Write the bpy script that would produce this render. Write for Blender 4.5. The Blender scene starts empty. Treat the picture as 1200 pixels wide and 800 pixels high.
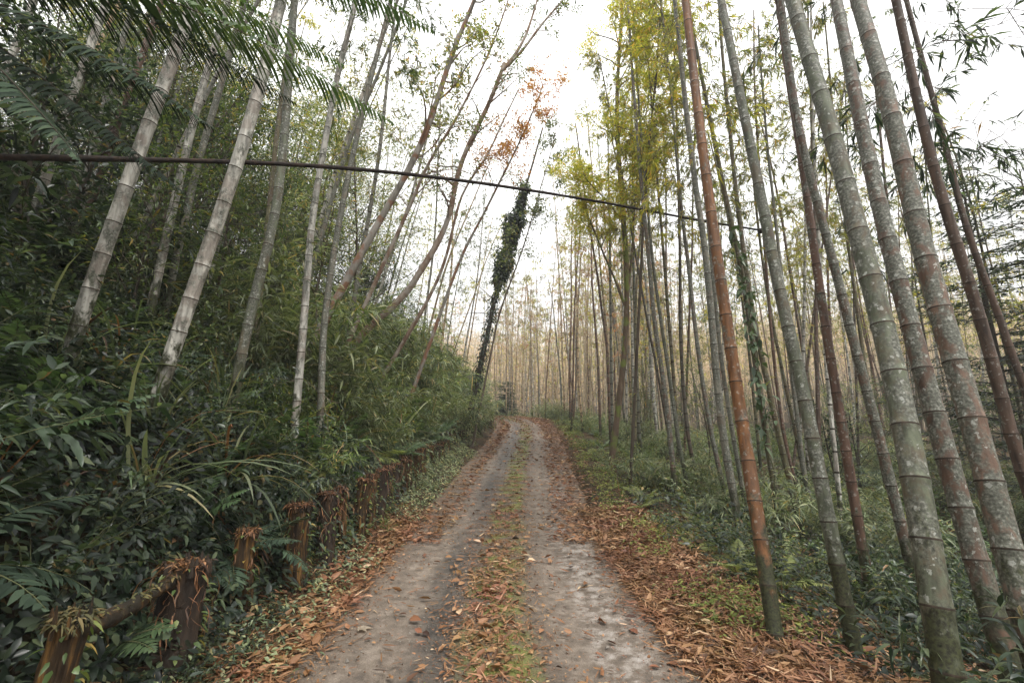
import bpy, math, random
import numpy as np
from math import radians, pi

SEED = 11
rng = np.random.default_rng(SEED)
random.seed(SEED)
S = bpy.context.scene
COL = S.collection

# ------------------------------------------------------------------ camera
CAM_Z = 1.67
F = 533.0                       # focal length in photo pixels (1200 wide)
PITCH = math.atan(105.0 / F)
CP, SP = math.cos(PITCH), math.sin(PITCH)
cam_d = bpy.data.cameras.new('camera'); cam = bpy.data.objects.new('camera', cam_d); COL.objects.link(cam)
cam.location = (0, 0, CAM_Z); cam.rotation_euler = (pi / 2 + PITCH, 0, 0)
cam_d.sensor_width = 36; cam_d.lens = 36 * F / 1200; cam_d.clip_start = .05; cam_d.clip_end = 3000
S.camera = cam

def P(px, py, d):
    """world point at ground distance d seen at photo pixel (px,py)"""
    a = (px - 600) / F; b = (400 - py) / F
    y = CP - SP * b; z = SP + CP * b
    k = d / y
    return np.array([a * k, d, CAM_Z + z * k])

# ------------------------------------------------------------------ terrain functions
_ry = np.array([-30, -6, 0, 3, 5, 8.5, 14, 20, 26, 30, 33, 35, 36.3, 37.2, 38.5, 41])
_rx = np.array([0.0, .05, 0, -.09, -.2, -.12, .17, .55, .75, .35, -.7, -2.4, -4.6, -8, -14, -24])
_rz = np.array([-.4, 0, 0, 0, 0, .16, .74, 1.36, 1.95, 2.36, 2.62, 2.76, 2.85, 2.95, 3.1, 3.4])
def _dense():
    P3 = np.stack([_rx, _ry, _rz], 1)
    t = np.concatenate([[0], np.cumsum(np.linalg.norm(np.diff(P3[:, :2], axis=0), axis=1))])
    tt = np.arange(0, t[-1], .15)
    Q = np.stack([np.interp(tt, t, P3[:, k]) for k in range(3)], 1)
    for _ in range(3):
        K = np.ones(15) / 15
        Qp = np.pad(Q, ((7, 7), (0, 0)), mode='reflect', reflect_type='odd')
        Q = np.stack([np.convolve(Qp[:, k], K, 'valid') for k in range(3)], 1)
    return Q
RD = _dense()
RT = np.gradient(RD[:, :2], axis=0); RT /= np.linalg.norm(RT, axis=1)[:, None]
RN = np.stack([RT[:, 1], -RT[:, 0]], 1)      # to the right of travel

def road_uv(x, y):
    x = np.asarray(x, float).ravel(); y = np.asarray(y, float).ravel()
    u = np.empty_like(x); idx = np.empty(len(x), int)
    R2 = RD[::3]
    for a in range(0, len(x), 20000):
        dx = x[a:a+20000, None] - R2[None, :, 0]; dy = y[a:a+20000, None] - R2[None, :, 1]
        D = dx * dx + dy * dy
        i = D.argmin(1); r = np.arange(len(i))
        sg = np.sign(dx[r, i] * RN[::3][i, 0] + dy[r, i] * RN[::3][i, 1]); sg[sg == 0] = 1
        u[a:a+20000] = sg * np.sqrt(D[r, i]); idx[a:a+20000] = i * 3
    return u, idx

def vnoise(x, y, sc, seed=0):
    """smooth value noise"""
    x = x / sc + seed * 17.3; y = y / sc - seed * 9.1
    xi = np.floor(x); yi = np.floor(y); fx = x - xi; fy = y - yi
    fx = fx * fx * (3 - 2 * fx); fy = fy * fy * (3 - 2 * fy)
    def h(a, b):
        v = np.sin(a * 127.1 + b * 311.7 + seed * 74.7) * 43758.5453
        return v - np.floor(v)
    return (h(xi, yi) * (1 - fx) + h(xi + 1, yi) * fx) * (1 - fy) + (h(xi, yi + 1) * (1 - fx) + h(xi + 1, yi + 1) * fx) * fy - .5

def sstep(v, a, b):
    t = np.clip((v - a) / (b - a), 0, 1); return t * t * (3 - 2 * t)

def ground(x, y, raw=False):
    x = np.asarray(x, float); sh = x.shape; x = x.ravel(); y = np.asarray(y, float).ravel()
    u, i = road_uv(x, y)
    zr = RD[i, 2]
    a = -u
    hl = np.interp(a, [0, 1.42, 1.75, 2.1, 2.6, 3.2, 4, 7, 12, 40, 100, 300], [-.05, -.05, .06, .25, .85, 1.5, 2.0, 4.1, 6.8, 18, 24, 40])
    hr = np.interp(u, [0, 1.42, 1.8, 2.3, 3, 5, 8, 15, 30, 80, 300], [-.05, -.05, .06, .08, -.03, -.38, -.75, -.85, .5, 8, 30])
    z = zr + np.where(u < 0, hl, hr)
    au = np.abs(u)
    z += vnoise(x, y, .9, 1) * .22 * sstep(au, 1.6, 3.5) + vnoise(x, y, .3, 5) * .06 * sstep(au, 1.25, 2.0) + vnoise(x, y, 4, 2) * .7 * sstep(au, 3, 9)
    z += sstep(y, 42, 110) * 8 * sstep(au, 3, 9)
    return z.reshape(sh)

def gz(x, y): return float(ground(np.array([x]), np.array([y]))[0])

def su(s_y, u):
    """point at distance-along index (by y-like parameter s in metres from y=0) and offset u"""
    i0 = int(np.abs(RD[:, 1]).argmin())
    i = np.clip(i0 + (np.asarray(s_y) / .15).astype(int), 0, len(RD) - 1)
    return RD[i, 0] + RN[i, 0] * u, RD[i, 1] + RN[i, 1] * u

# ------------------------------------------------------------------ mesh collector
class MB:
    def __init__(s): s.v = []; s.r = []; s.t = []; s.q = []; s.tm = []; s.qm = []; s.n = 0; s.uv = []
    def add(s, v, tris=None, quads=None, m=0, rnd=None):
        v = np.asarray(v, np.float32).reshape(-1, 3)
        s.v.append(v)
        if rnd is None: rnd = np.zeros(len(v), np.float32)
        s.r.append(np.broadcast_to(np.asarray(rnd, np.float32), (len(v),)))
        if tris is not None and len(tris):
            tris = np.asarray(tris, np.int64).reshape(-1, 3); s.t.append(tris + s.n)
            s.tm.append(np.broadcast_to(np.asarray(m, np.int32), (len(tris),)))
        if quads is not None and len(quads):
            quads = np.asarray(quads, np.int64).reshape(-1, 4); s.q.append(quads + s.n)
            s.qm.append(np.broadcast_to(np.asarray(m, np.int32), (len(quads),)))
        s.n += len(v)
    def mesh(s, name, mats, smooth=True, origin=None):
        me = bpy.data.meshes.new(name)
        V = np.concatenate(s.v); 
        if origin is not None: V = V - np.asarray(origin, np.float32)
        T = np.concatenate(s.t) if s.t else np.zeros((0, 3), np.int64)
        Q = np.concatenate(s.q) if s.q else np.zeros((0, 4), np.int64)
        M = np.concatenate(([np.concatenate(s.tm)] if s.tm else []) + ([np.concatenate(s.qm)] if s.qm else []))
        me.vertices.add(len(V)); me.vertices.foreach_set('co', V.astype(np.float32).ravel())
        L = np.concatenate([T.ravel(), Q.ravel()]).astype(np.int32)
        me.loops.add(len(L)); me.loops.foreach_set('vertex_index', L)
        st = np.concatenate([np.arange(len(T)) * 3, len(T) * 3 + np.arange(len(Q)) * 4]).astype(np.int32)
        me.polygons.add(len(st)); me.polygons.foreach_set('loop_start', st)
        me.polygons.foreach_set('material_index', M.astype(np.int32))
        me.polygons.foreach_set('use_smooth', np.full(len(st), smooth))
        at = me.attributes.new('rnd', 'FLOAT', 'POINT'); at.data.foreach_set('value', np.concatenate(s.r).astype(np.float32))
        for m in mats: me.materials.append(m)
        me.update(calc_edges=True)
        return me
    def build(s, name, mats, parent=None, origin=None, smooth=True):
        o = bpy.data.objects.new(name, s.mesh(name, mats, smooth, origin)); COL.objects.link(o)
        if parent: o.parent = parent
        return o

def norm(v): return v / np.maximum(np.linalg.norm(v, axis=-1, keepdims=True), 1e-9)

def leaves(mb, base, dirs, L, W, droop=.2, hi=False, m=0, rnd=None, up=None, fold=.12):
    base = np.asarray(base, float); N = len(base)
    if N == 0: return
    d = norm(np.asarray(dirs, float)); L = np.broadcast_to(np.asarray(L, float), (N,)); W = np.broadcast_to(np.asarray(W, float), (N,))
    droop = np.broadcast_to(np.asarray(droop, float), (N,))
    if up is None: up = np.array([0, 0, 1.0]) + rng.normal(0, .35, (N, 3))
    side = norm(np.cross(d, up)); n = np.cross(side, d)
    if rnd is None: rnd = rng.random(N)
    Z = np.array([0, 0, 1.0])
    if not hi:
        V = np.empty((N, 4, 3))
        V[:, 0] = base
        mid = base + d * (L * .42)[:, None] - Z * (droop * L * .18)[:, None] + n * (W * fold)[:, None]
        V[:, 1] = mid - side * (W * .5)[:, None]; V[:, 3] = mid + side * (W * .5)[:, None]
        V[:, 2] = base + d * L[:, None] - Z * (droop * L)[:, None]
        T = np.array([[0, 3, 2], [0, 2, 1]])
        k = 4
    else:
        V = np.empty((N, 8, 3))
        def c(t): return base + d * (L * t)[:, None] - Z * (droop * L * t * t)[:, None]
        V[:, 0] = base; V[:, 7] = c(1)
        for j, t, w in ((1, .28, .5), (4, .64, .4)):
            cc = c(t)
            V[:, j] = cc - side * (W * w)[:, None] + n * (W * fold)[:, None]; V[:, j + 1] = cc; V[:, j + 2] = cc + side * (W * w)[:, None] + n * (W * fold)[:, None]
        T = np.array([[0, 2, 1], [0, 3, 2], [1, 2, 5], [1, 5, 4], [2, 3, 6], [2, 6, 5], [4, 5, 7], [5, 6, 7]])
        k = 8
    F_ = (T[None] + (np.arange(N) * k)[:, None, None]).reshape(-1, 3)
    mb.add(V.reshape(-1, 3), tris=F_, m=m, rnd=np.repeat(rnd, k))

def frames(path):
    t = norm(np.gradient(path, axis=0))
    ref = np.array([0, 1.0, 0.02]) if abs(t[0, 1]) < .9 else np.array([1.0, 0, 0])
    n = np.empty_like(t)
    v = ref - t[0] * ref.dot(t[0]); n[0] = v / np.linalg.norm(v)
    for i in range(1, len(path)):
        v = n[i-1] - t[i] * n[i-1].dot(t[i]); n[i] = v / max(np.linalg.norm(v), 1e-9)
    return t, n, np.cross(t, n)

def tube(mb, path, rad, sides=5, m=0, cap=False, rnd=0, bump=None):
    path = np.asarray(path, float); K = len(path)
    rad = np.broadcast_to(np.asarray(rad, float), (K,))
    t, n, b = frames(path)
    a = np.arange(sides) * 2 * pi / sides
    R = rad[:, None] * np.ones(sides)[None]
    if bump is not None: R = R * bump
    V = path[:, None] + n[:, None] * (np.cos(a)[None, :] * R)[..., None] + b[:, None] * (np.sin(a)[None, :] * R)[..., None]
    i = np.arange(K - 1)[:, None] * sides; j = np.arange(sides)[None]; j2 = (j + 1) % sides
    Q = np.stack([i + j, i + j2, i + sides + j2, i + sides + j], -1).reshape(-1, 4)
    mm = np.repeat(np.asarray(m), sides) if np.ndim(m) else m
    mb.add(V.reshape(-1, 3), quads=Q, m=mm, rnd=rnd)
    if cap:
        for e, fl in ((0, True), (K - 1, False)):
            ring = V[e]; c = ring.mean(0)
            vv = np.concatenate([ring, c[None]])
            T = [[k, (k + 1) % sides, sides] for k in range(sides)]
            if fl: T = [x[::-1] for x in T]
            mb.add(vv, tris=T, m=int(np.max(m)) if np.ndim(m) else m, rnd=0)

def segs(mb, p0, p1, r0, r1, m=0):
    """many thin 3-sided twigs at once"""
    p0 = np.asarray(p0, float); p1 = np.asarray(p1, float); N = len(p0)
    if not N: return
    d = norm(p1 - p0); ref = np.where(np.abs(d[:, 2:3]) > .9, np.array([[1.0, 0, 0]]), np.array([[0, 0, 1.0]]))
    a = norm(np.cross(d, ref)); b = np.cross(d, a)
    V = np.empty((N, 6, 3))
    for k in range(3):
        c_, s_ = math.cos(k * 2.0944), math.sin(k * 2.0944)
        o = a * c_ + b * s_
        V[:, k] = p0 + o * np.reshape(r0, (-1, 1)); V[:, 3 + k] = p1 + o * np.reshape(r1, (-1, 1))
    Q = np.array([[0, 1, 4, 3], [1, 2, 5, 4], [2, 0, 3, 5]])
    mb.add(V.reshape(-1, 3), quads=(Q[None] + (np.arange(N) * 6)[:, None, None]).reshape(-1, 4), m=m)

def arc(p0, d, L, grav, n=6, wob=0.0):
    """polyline starting along d, bending down with grav"""
    p = np.array(p0, float); d = np.array(d, float); d /= np.linalg.norm(d)
    out = [p.copy()]; st = L / n
    for k in range(n):
        d = d + np.array([0, 0, -grav / n]) + (rng.normal(0, wob, 3) if wob else 0)
        d /= np.linalg.norm(d); p = p + d * st; out.append(p.copy())
    return np.array(out)

def at_path(path, t):
    k = np.clip(t * (len(path) - 1), 0, len(path) - 1.0001); i = int(k); f = k - i
    return path[i] * (1 - f) + path[i + 1] * f, norm(path[i + 1] - path[i])

# ------------------------------------------------------------------ materials
def new_mat(name):
    m = bpy.data.materials.new(name); m.use_nodes = True
    nt = m.node_tree; nt.nodes.clear()
    return m, nt, nt.nodes, nt.links
def N_(nodes, t, **kw):
    n = nodes.new(t)
    for k, v in kw.items():
        if k.startswith('i_'): n.inputs[k[2:].replace('_', ' ')].default_value = v
        else: setattr(n, k, v)
    return n
def ramp(nodes, stops, interp='LINEAR'):
    r = nodes.new('ShaderNodeValToRGB'); e = r.color_ramp; e.interpolation = interp
    while len(e.elements) < len(stops): e.elements.new(.5)
    for el, (p, c) in zip(e.elements, stops): el.position = p; el.color = (*c, 1) if len(c) == 3 else c
    return r

def leaf_mat(name, stops, rough=.42, trans=.35, objvar=.35, spec=.5, tt=(1.5, 1.6, .8)):
    m, nt, n, l = new_mat(name)
    out = N_(n, 'ShaderNodeOutputMaterial')
    a = N_(n, 'ShaderNodeAttribute', attribute_name='rnd')
    oi = N_(n, 'ShaderNodeObjectInfo')
    r = ramp(n, stops); l.new(a.outputs['Fac'], r.inputs[0])
    hs = N_(n, 'ShaderNodeHueSaturation'); l.new(r.outputs[0], hs.inputs['Color'])
    mr = N_(n, 'ShaderNodeMapRange'); mr.inputs['To Min'].default_value = 1 - objvar; mr.inputs['To Max'].default_value = 1 + objvar
    l.new(oi.outputs['Random'], mr.inputs[0]); l.new(mr.outputs[0], hs.inputs['Value'])
    geo = N_(n, 'ShaderNodeTexCoord'); no = N_(n, 'ShaderNodeTexNoise'); no.inputs['Scale'].default_value = 1.7
    l.new(geo.outputs['Object'], no.inputs['Vector'])
    mr2 = N_(n, 'ShaderNodeMapRange'); mr2.inputs['From Min'].default_value = .3; mr2.inputs['From Max'].default_value = .7
    mr2.inputs['To Min'].default_value = .485; mr2.inputs['To Max'].default_value = .515
    l.new(no.outputs[0], mr2.inputs[0]); l.new(mr2.outputs[0], hs.inputs['Hue'])
    p = N_(n, 'ShaderNodeBsdfPrincipled'); p.inputs['Roughness'].default_value = rough; p.inputs['Specular IOR Level'].default_value = spec
    l.new(hs.outputs[0], p.inputs['Base Color'])
    tr = N_(n, 'ShaderNodeBsdfTranslucent')
    g = N_(n, 'ShaderNodeMix', data_type='RGBA', blend_type='MULTIPLY'); g.inputs[0].default_value = 1
    l.new(hs.outputs[0], g.inputs[6]); g.inputs[7].default_value = (*tt, 1); l.new(g.outputs[2], tr.inputs[0])
    mx = N_(n, 'ShaderNodeMixShader'); mx.inputs[0].default_value = trans
    l.new(p.outputs[0], mx.inputs[1]); l.new(tr.outputs[0], mx.inputs[2]); l.new(mx.outputs[0], out.inputs[0])
    return m

M = {}
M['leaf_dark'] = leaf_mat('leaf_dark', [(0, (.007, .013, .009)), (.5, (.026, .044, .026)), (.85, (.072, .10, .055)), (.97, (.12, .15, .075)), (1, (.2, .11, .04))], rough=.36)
M['leaf_wavy'] = leaf_mat('leaf_wavy', [(0, (.035, .055, .035)), (1, (.07, .10, .06))])
M['leaf_mid'] = leaf_mat('leaf_mid', [(0, (.04, .065, .02)), (.5, (.085, .13, .04)), (.88, (.17, .2, .06)), (1, (.32, .22, .06))])
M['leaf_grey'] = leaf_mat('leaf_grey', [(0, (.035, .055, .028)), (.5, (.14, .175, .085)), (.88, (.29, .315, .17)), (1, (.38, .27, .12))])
M['leaf_yellow'] = leaf_mat('leaf_yellow', [(0, (.16, .18, .035)), (.45, (.30, .30, .055)), (.8, (.44, .37, .08)), (1, (.48, .25, .06))], trans=.5)
M['leaf_olive'] = leaf_mat('leaf_olive', [(0, (.08, .10, .03)), (.5, (.17, .185, .06)), (.85, (.28, .25, .09)), (1, (.36, .2, .07))], trans=.45)
M['leaf_orange'] = leaf_mat('leaf_orange', [(0, (.30, .12, .05)), (.5, (.42, .17, .07)), (1, (.45, .26, .10))], trans=.4)
M['leaf_tan'] = leaf_mat('leaf_tan', [(0, (.33, .24, .15)), (.5, (.46, .37, .25)), (1, (.56, .48, .37))], trans=.45, tt=(1.25, 1.15, 1.0))
M['fern'] = leaf_mat('fern', [(0, (.035, .06, .03)), (.5, (.07, .12, .05)), (1, (.14, .2, .09))], trans=.3)
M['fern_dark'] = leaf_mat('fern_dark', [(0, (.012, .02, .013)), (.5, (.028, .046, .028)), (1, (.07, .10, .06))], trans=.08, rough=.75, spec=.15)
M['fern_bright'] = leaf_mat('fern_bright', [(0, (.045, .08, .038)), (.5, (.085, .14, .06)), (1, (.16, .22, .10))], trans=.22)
M['fern_yellow'] = leaf_mat('fern_yellow', [(0, (.09, .11, .03)), (.5, (.18, .21, .06)), (1, (.3, .3, .11))], trans=.3)
M['blade'] = leaf_mat('blade', [(0, (.045, .065, .035)), (.5, (.10, .13, .07)), (.85, (.2, .22, .12)), (1, (.36, .26, .12))], trans=.3)
M['dry'] = leaf_mat('dry', [(0, (.03, .016, .009)), (.4, (.10, .045, .017)), (.8, (.22, .095, .032)), (1, (.33, .2, .10))], trans=.15, objvar=.15, rough=.65)
M['litter'] = leaf_mat('litter', [(0, (.035, .016, .008)), (.3, (.15, .06, .022)), (.6, (.24, .115, .05)), (.85, (.35, .195, .095)), (1, (.5, .36, .22))], trans=.05, objvar=0, rough=.6)
M['moss_dull'] = leaf_mat('moss_dull', [(0, (.03, .03, .012)), (.6, (.08, .075, .022)), (1, (.15, .11, .04))], trans=.1, objvar=.1, rough=.8)
M['moss'] = leaf_mat('moss', [(0, (.06, .075, .015)), (.6, (.14, .17, .03)), (1, (.24, .26, .06))], trans=.2, objvar=.1, rough=.8)

def bark_mat(name, cols, scale=6, bump=.5, stretch=.25, patch=None):
    m, nt, n, l = new_mat(name)
    out = N_(n, 'ShaderNodeOutputMaterial'); p = N_(n, 'ShaderNodeBsdfPrincipled'); p.inputs['Roughness'].default_value = .85; p.inputs['Specular IOR Level'].default_value = .2
    tc = N_(n, 'ShaderNodeTexCoord'); mp = N_(n, 'ShaderNodeMapping'); mp.inputs['Scale'].default_value = (1, 1, stretch)
    l.new(tc.outputs['Object'], mp.inputs[0])
    no = N_(n, 'ShaderNodeTexNoise'); no.inputs['Scale'].default_value = scale; no.inputs['Detail'].default_value = 8; no.inputs['Roughness'].default_value = .7
    l.new(mp.outputs[0], no.inputs['Vector'])
    r = ramp(n, [(.3, cols[0]), (.5, cols[1]), (.7, cols[2])]); l.new(no.outputs[0], r.inputs[0])
    last = r.outputs[0]
    if patch:
        n2 = N_(n, 'ShaderNodeTexNoise'); n2.inputs['Scale'].default_value = 3.2; n2.inputs['Detail'].default_value = 5
        l.new(tc.outputs['Object'], n2.inputs['Vector'])
        r2 = ramp(n, [(.5, (0, 0, 0)), (.58, (1, 1, 1))]); l.new(n2.outputs[0], r2.inputs[0])
        mx = N_(n, 'ShaderNodeMix', data_type='RGBA'); l.new(r2.outputs[0], mx.inputs[0]); l.new(last, mx.inputs[6]); mx.inputs[7].default_value = (*patch, 1)
        last = mx.outputs[2]
    l.new(last, p.inputs['Base Color'])
    b = N_(n, 'ShaderNodeBump'); b.inputs['Strength'].default_value = bump; b.inputs['Distance'].default_value = .02; l.new(no.outputs[0], b.inputs['Height']); l.new(b.outputs[0], p.inputs['Normal'])
    l.new(p.outputs[0], out.inputs[0]); return m
M['bark_grey'] = bark_mat('bark_grey', [(.10, .085, .07), (.24, .22, .19), (.36, .33, .29)], patch=(.22, .12, .075))
M['bark_red'] = bark_mat('bark_red', [(.10, .055, .035), (.24, .16, .115), (.38, .33, .28)], patch=(.34, .30, .26))
M['bark_dark'] = bark_mat('bark_dark', [(.03, .024, .018), (.07, .055, .04), (.12, .10, .075)])
M['bark_moss'] = bark_mat('bark_moss', [(.06, .05, .03), (.11, .075, .05), (.2, .15, .1)], patch=(.12, .14, .035))
M['twig'] = bark_mat('twig', [(.06, .045, .035), (.12, .095, .07), (.2, .16, .12)], bump=0)
M['twig_pale'] = bark_mat('twig_pale', [(.24, .19, .13), (.38, .31, .22), (.48, .41, .31)], bump=0)
M['stem_green'] = bark_mat('stem_green', [(.04, .05, .025), (.08, .09, .04), (.13, .11, .06)], bump=0)
M['stem_brown'] = bark_mat('stem_brown', [(.10, .045, .02), (.2, .09, .035), (.28, .14, .06)], bump=0)
M['cable'] = bark_mat('cable', [(.012, .01, .009), (.026, .02, .017), (.06, .038, .026)], scale=9, bump=.6, stretch=1)
M['post_wood'] = bark_mat('post_wood', [(.008, .006, .005), (.045, .028, .014), (.24, .125, .035)], scale=26, bump=1, stretch=.06, patch=(.022, .018, .012))
M['post_dark'] = bark_mat('post_dark', [(.012, .010, .008), (.035, .025, .018), (.08, .05, .03)], scale=8, bump=1, stretch=.3)

def bamboo_mat():
    m, nt, n, l = new_mat('bamboo_culm')
    out = N_(n, 'ShaderNodeOutputMaterial'); p = N_(n, 'ShaderNodeBsdfPrincipled'); p.inputs['Roughness'].default_value = .6; p.inputs['Specular IOR Level'].default_value = .3
    oi = N_(n, 'ShaderNodeObjectInfo'); tc = N_(n, 'ShaderNodeTexCoord')
    off = N_(n, 'ShaderNodeVectorMath', operation='SCALE'); off.inputs[0].default_value = (37, 19, 53); l.new(oi.outputs['Random'], off.inputs['Scale'])
    vec = N_(n, 'ShaderNodeVectorMath', operation='ADD'); l.new(tc.outputs['Object'], vec.inputs[0]); l.new(off.outputs[0], vec.inputs[1])
    # streaky base
    mp = N_(n, 'ShaderNodeMapping'); mp.inputs['Scale'].default_value = (1, 1, .12); l.new(vec.outputs[0], mp.inputs[0])
    st = N_(n, 'ShaderNodeTexNoise'); st.inputs['Scale'].default_value = 26; st.inputs['Detail'].default_value = 5; l.new(mp.outputs[0], st.inputs['Vector'])
    mrs = N_(n, 'ShaderNodeMapRange'); mrs.inputs['From Min'].default_value = .3; mrs.inputs['From Max'].default_value = .7; mrs.inputs['To Min'].default_value = .4; mrs.inputs['To Max'].default_value = 1.45; l.new(st.outputs[0], mrs.inputs[0])
    base = N_(n, 'ShaderNodeVectorMath', operation='SCALE'); l.new(oi.outputs['Color'], base.inputs[0]); l.new(mrs.outputs[0], base.inputs['Scale'])
    # large tone patches: brown <-> tint
    big = N_(n, 'ShaderNodeTexNoise'); big.inputs['Scale'].default_value = 3.0; big.inputs['Detail'].default_value = 6; big.inputs['Roughness'].default_value = .62; l.new(vec.outputs[0], big.inputs['Vector'])
    bigr = ramp(n, [(.49, (0, 0, 0)), (.56, (1, 1, 1))]); l.new(big.outputs[0], bigr.inputs[0])
    mul = N_(n, 'ShaderNodeMath', operation='MULTIPLY'); l.new(bigr.outputs[0], mul.inputs[0]); mul.inputs[1].default_value = .42
    mx0 = N_(n, 'ShaderNodeMix', data_type='RGBA'); l.new(mul.outputs[0], mx0.inputs[0]); l.new(base.outputs[0], mx0.inputs[6]); mx0.inputs[7].default_value = (.115, .066, .042, 1)
    # grey-green algae film + pale crustose lichen, coverage from alpha
    mpl = N_(n, 'ShaderNodeMapping'); mpl.inputs['Scale'].default_value = (1, 1, .55); l.new(vec.outputs[0], mpl.inputs[0])
    li = N_(n, 'ShaderNodeTexNoise'); li.inputs['Scale'].default_value = 10; li.inputs['Detail'].default_value = 9; li.inputs['Roughness'].default_value = .68; li.inputs['Distortion'].default_value = .25; l.new(mpl.outputs[0], li.inputs['Vector'])
    thr = N_(n, 'ShaderNodeMath', operation='MULTIPLY_ADD'); l.new(oi.outputs['Alpha'], thr.inputs[0]); thr.inputs[1].default_value = .42; thr.inputs[2].default_value = -.72
    sm = N_(n, 'ShaderNodeMath', operation='ADD'); l.new(li.outputs[0], sm.inputs[0]); l.new(thr.outputs[0], sm.inputs[1])
    k = N_(n, 'ShaderNodeMath', operation='MULTIPLY', use_clamp=True); l.new(sm.outputs[0], k.inputs[0]); k.inputs[1].default_value = 10
    fine = N_(n, 'ShaderNodeTexNoise'); fine.inputs['Scale'].default_value = 60; fine.inputs['Detail'].default_value = 6; l.new(vec.outputs[0], fine.inputs['Vector'])
    lr = ramp(n, [(.3, (.045, .046, .035)), (.5, (.105, .107, .084)), (.7, (.23, .23, .193))]); l.new(fine.outputs[0], lr.inputs[0])
    mx1 = N_(n, 'ShaderNodeMix', data_type='RGBA'); l.new(k.outputs[0], mx1.inputs[0]); l.new(mx0.outputs[2], mx1.inputs[6]); l.new(lr.outputs[0], mx1.inputs[7])
    # round white lichen spots
    vo = N_(n, 'ShaderNodeTexVoronoi'); vo.inputs['Scale'].default_value = 24; vo.inputs['Randomness'].default_value = 1; dst = N_(n, 'ShaderNodeVectorMath', operation='MULTIPLY_ADD'); l.new(fine.outputs['Color'], dst.inputs[0]); dst.inputs[1].default_value = (.05, .05, .05); l.new(vec.outputs[0], dst.inputs[2]); l.new(dst.outputs[0], vo.inputs['Vector'])
    vsep = N_(n, 'ShaderNodeSeparateColor'); l.new(vo.outputs['Color'], vsep.inputs[0])
    vt = N_(n, 'ShaderNodeMath', operation='MULTIPLY_ADD'); l.new(vsep.outputs[0], vt.inputs[0]); vt.inputs[1].default_value = -.5; l.new(vo.outputs['Distance'], vt.inputs[2])
    vs = N_(n, 'ShaderNodeMath', operation='MULTIPLY_ADD'); l.new(fine.outputs[0], vs.inputs[0]); vs.inputs[1].default_value = .5; l.new(vt.outputs[0], vs.inputs[2])
    vr = ramp(n, [(.10, (.85, .85, .85)), (.17, (0, 0, 0))]); l.new(vs.outputs[0], vr.inputs[0])
    va = N_(n, 'ShaderNodeMath', operation='MULTIPLY'); l.new(vr.outputs[0], va.inputs[0]); l.new(oi.outputs['Alpha'], va.inputs[1])
    mx2 = N_(n, 'ShaderNodeMix', data_type='RGBA'); l.new(va.outputs[0], mx2.inputs[0]); l.new(mx1.outputs[2], mx2.inputs[6]); mx2.inputs[7].default_value = (.42, .43, .385, 1)
    # moss at the foot
    sep = N_(n, 'ShaderNodeSeparateXYZ'); l.new(tc.outputs['Object'], sep.inputs[0])
    mz = N_(n, 'ShaderNodeMapRange'); mz.inputs['From Min'].default_value = .1; mz.inputs['From Max'].default_value = 2.1; mz.inputs['To Min'].default_value = .36; mz.inputs['To Max'].default_value = -.25; l.new(sep.outputs[2], mz.inputs[0])
    ms = N_(n, 'ShaderNodeMath', operation='ADD'); l.new(li.outputs[0], ms.inputs[0]); l.new(mz.outputs[0], ms.inputs[1])
    mr = ramp(n, [(.56, (0, 0, 0)), (.7, (1, 1, 1))]); l.new(ms.outputs[0], mr.inputs[0])
    mc = ramp(n, [(.35, (.018, .018, .01)), (.65, (.055, .06, .025))]); l.new(fine.outputs[0], mc.inputs[0])
    mx3 = N_(n, 'ShaderNodeMix', data_type='RGBA'); l.new(mr.outputs[0], mx3.inputs[0]); l.new(mx2.outputs[2], mx3.inputs[6]); l.new(mc.outputs[0], mx3.inputs[7])
    l.new(mx3.outputs[2], p.inputs['Base Color'])
    b = N_(n, 'ShaderNodeBump'); b.inputs['Strength'].default_value = .35; b.inputs['Distance'].default_value = .006; l.new(fine.outputs[0], b.inputs['Height']); l.new(b.outputs[0], p.inputs['Normal'])
    l.new(p.outputs[0], out.inputs[0]); return m
M['culm'] = bamboo_mat()
M['node'] = bark_mat('bamboo_node', [(.015, .012, .009), (.035, .026, .018), (.07, .05, .035)], scale=20, bump=.2)

# ------------------------------------------------------------------ helpers for things
def tag(o, label=None, cat=None, group=None, kind=None):
    if label: o['label'] = label
    if cat: o['category'] = cat
    if group: o['group'] = group
    if kind: o['kind'] = kind
    return o
def empty(name, loc):
    o = bpy.data.objects.new(name, None); COL.objects.link(o); o.location = tuple(float(c) for c in loc); o.empty_display_size = .2
    return o
def dup_mesh(name, me, loc, rz=0, sc=1, tilt=(0, 0)):
    o = bpy.data.objects.new(name, me); COL.objects.link(o)
    o.location = tuple(float(c) for c in loc); o.rotation_euler = (tilt[0], tilt[1], rz); o.scale = (sc, sc, sc) if np.ndim(sc) == 0 else sc
    return o

# ------------------------------------------------------------------ ground and road
def graded(lo, c0, c1, hi, st, g):
    mid = list(np.arange(c0, c1 + st / 2, st)); a = []; s_ = st; x = mid[-1]
    while x < hi: s_ *= g; x += s_; a.append(x)
    b = []; s_ = st; x = mid[0]
    while x > lo: s_ *= g; x -= s_; b.append(x)
    return np.array(b[::-1] + mid + a)
gx = graded(-260, -7, 6, 260, .13, 1.05); gy = graded(-60, -1, 14, 330, .14, 1.035)
X, Y = np.meshgrid(gx, gy); Zg = ground(X, Y)
nx, ny = len(gx), len(gy)
i = np.arange(ny - 1)[:, None] * nx; j = np.arange(nx - 1)[None]
Q = np.stack([i + j, i + j + 1, i + nx + j + 1, i + nx + j], -1).reshape(-1, 4)
mb = MB(); mb.add(np.stack([X, Y, Zg], -1).reshape(-1, 3), quads=Q)

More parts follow.
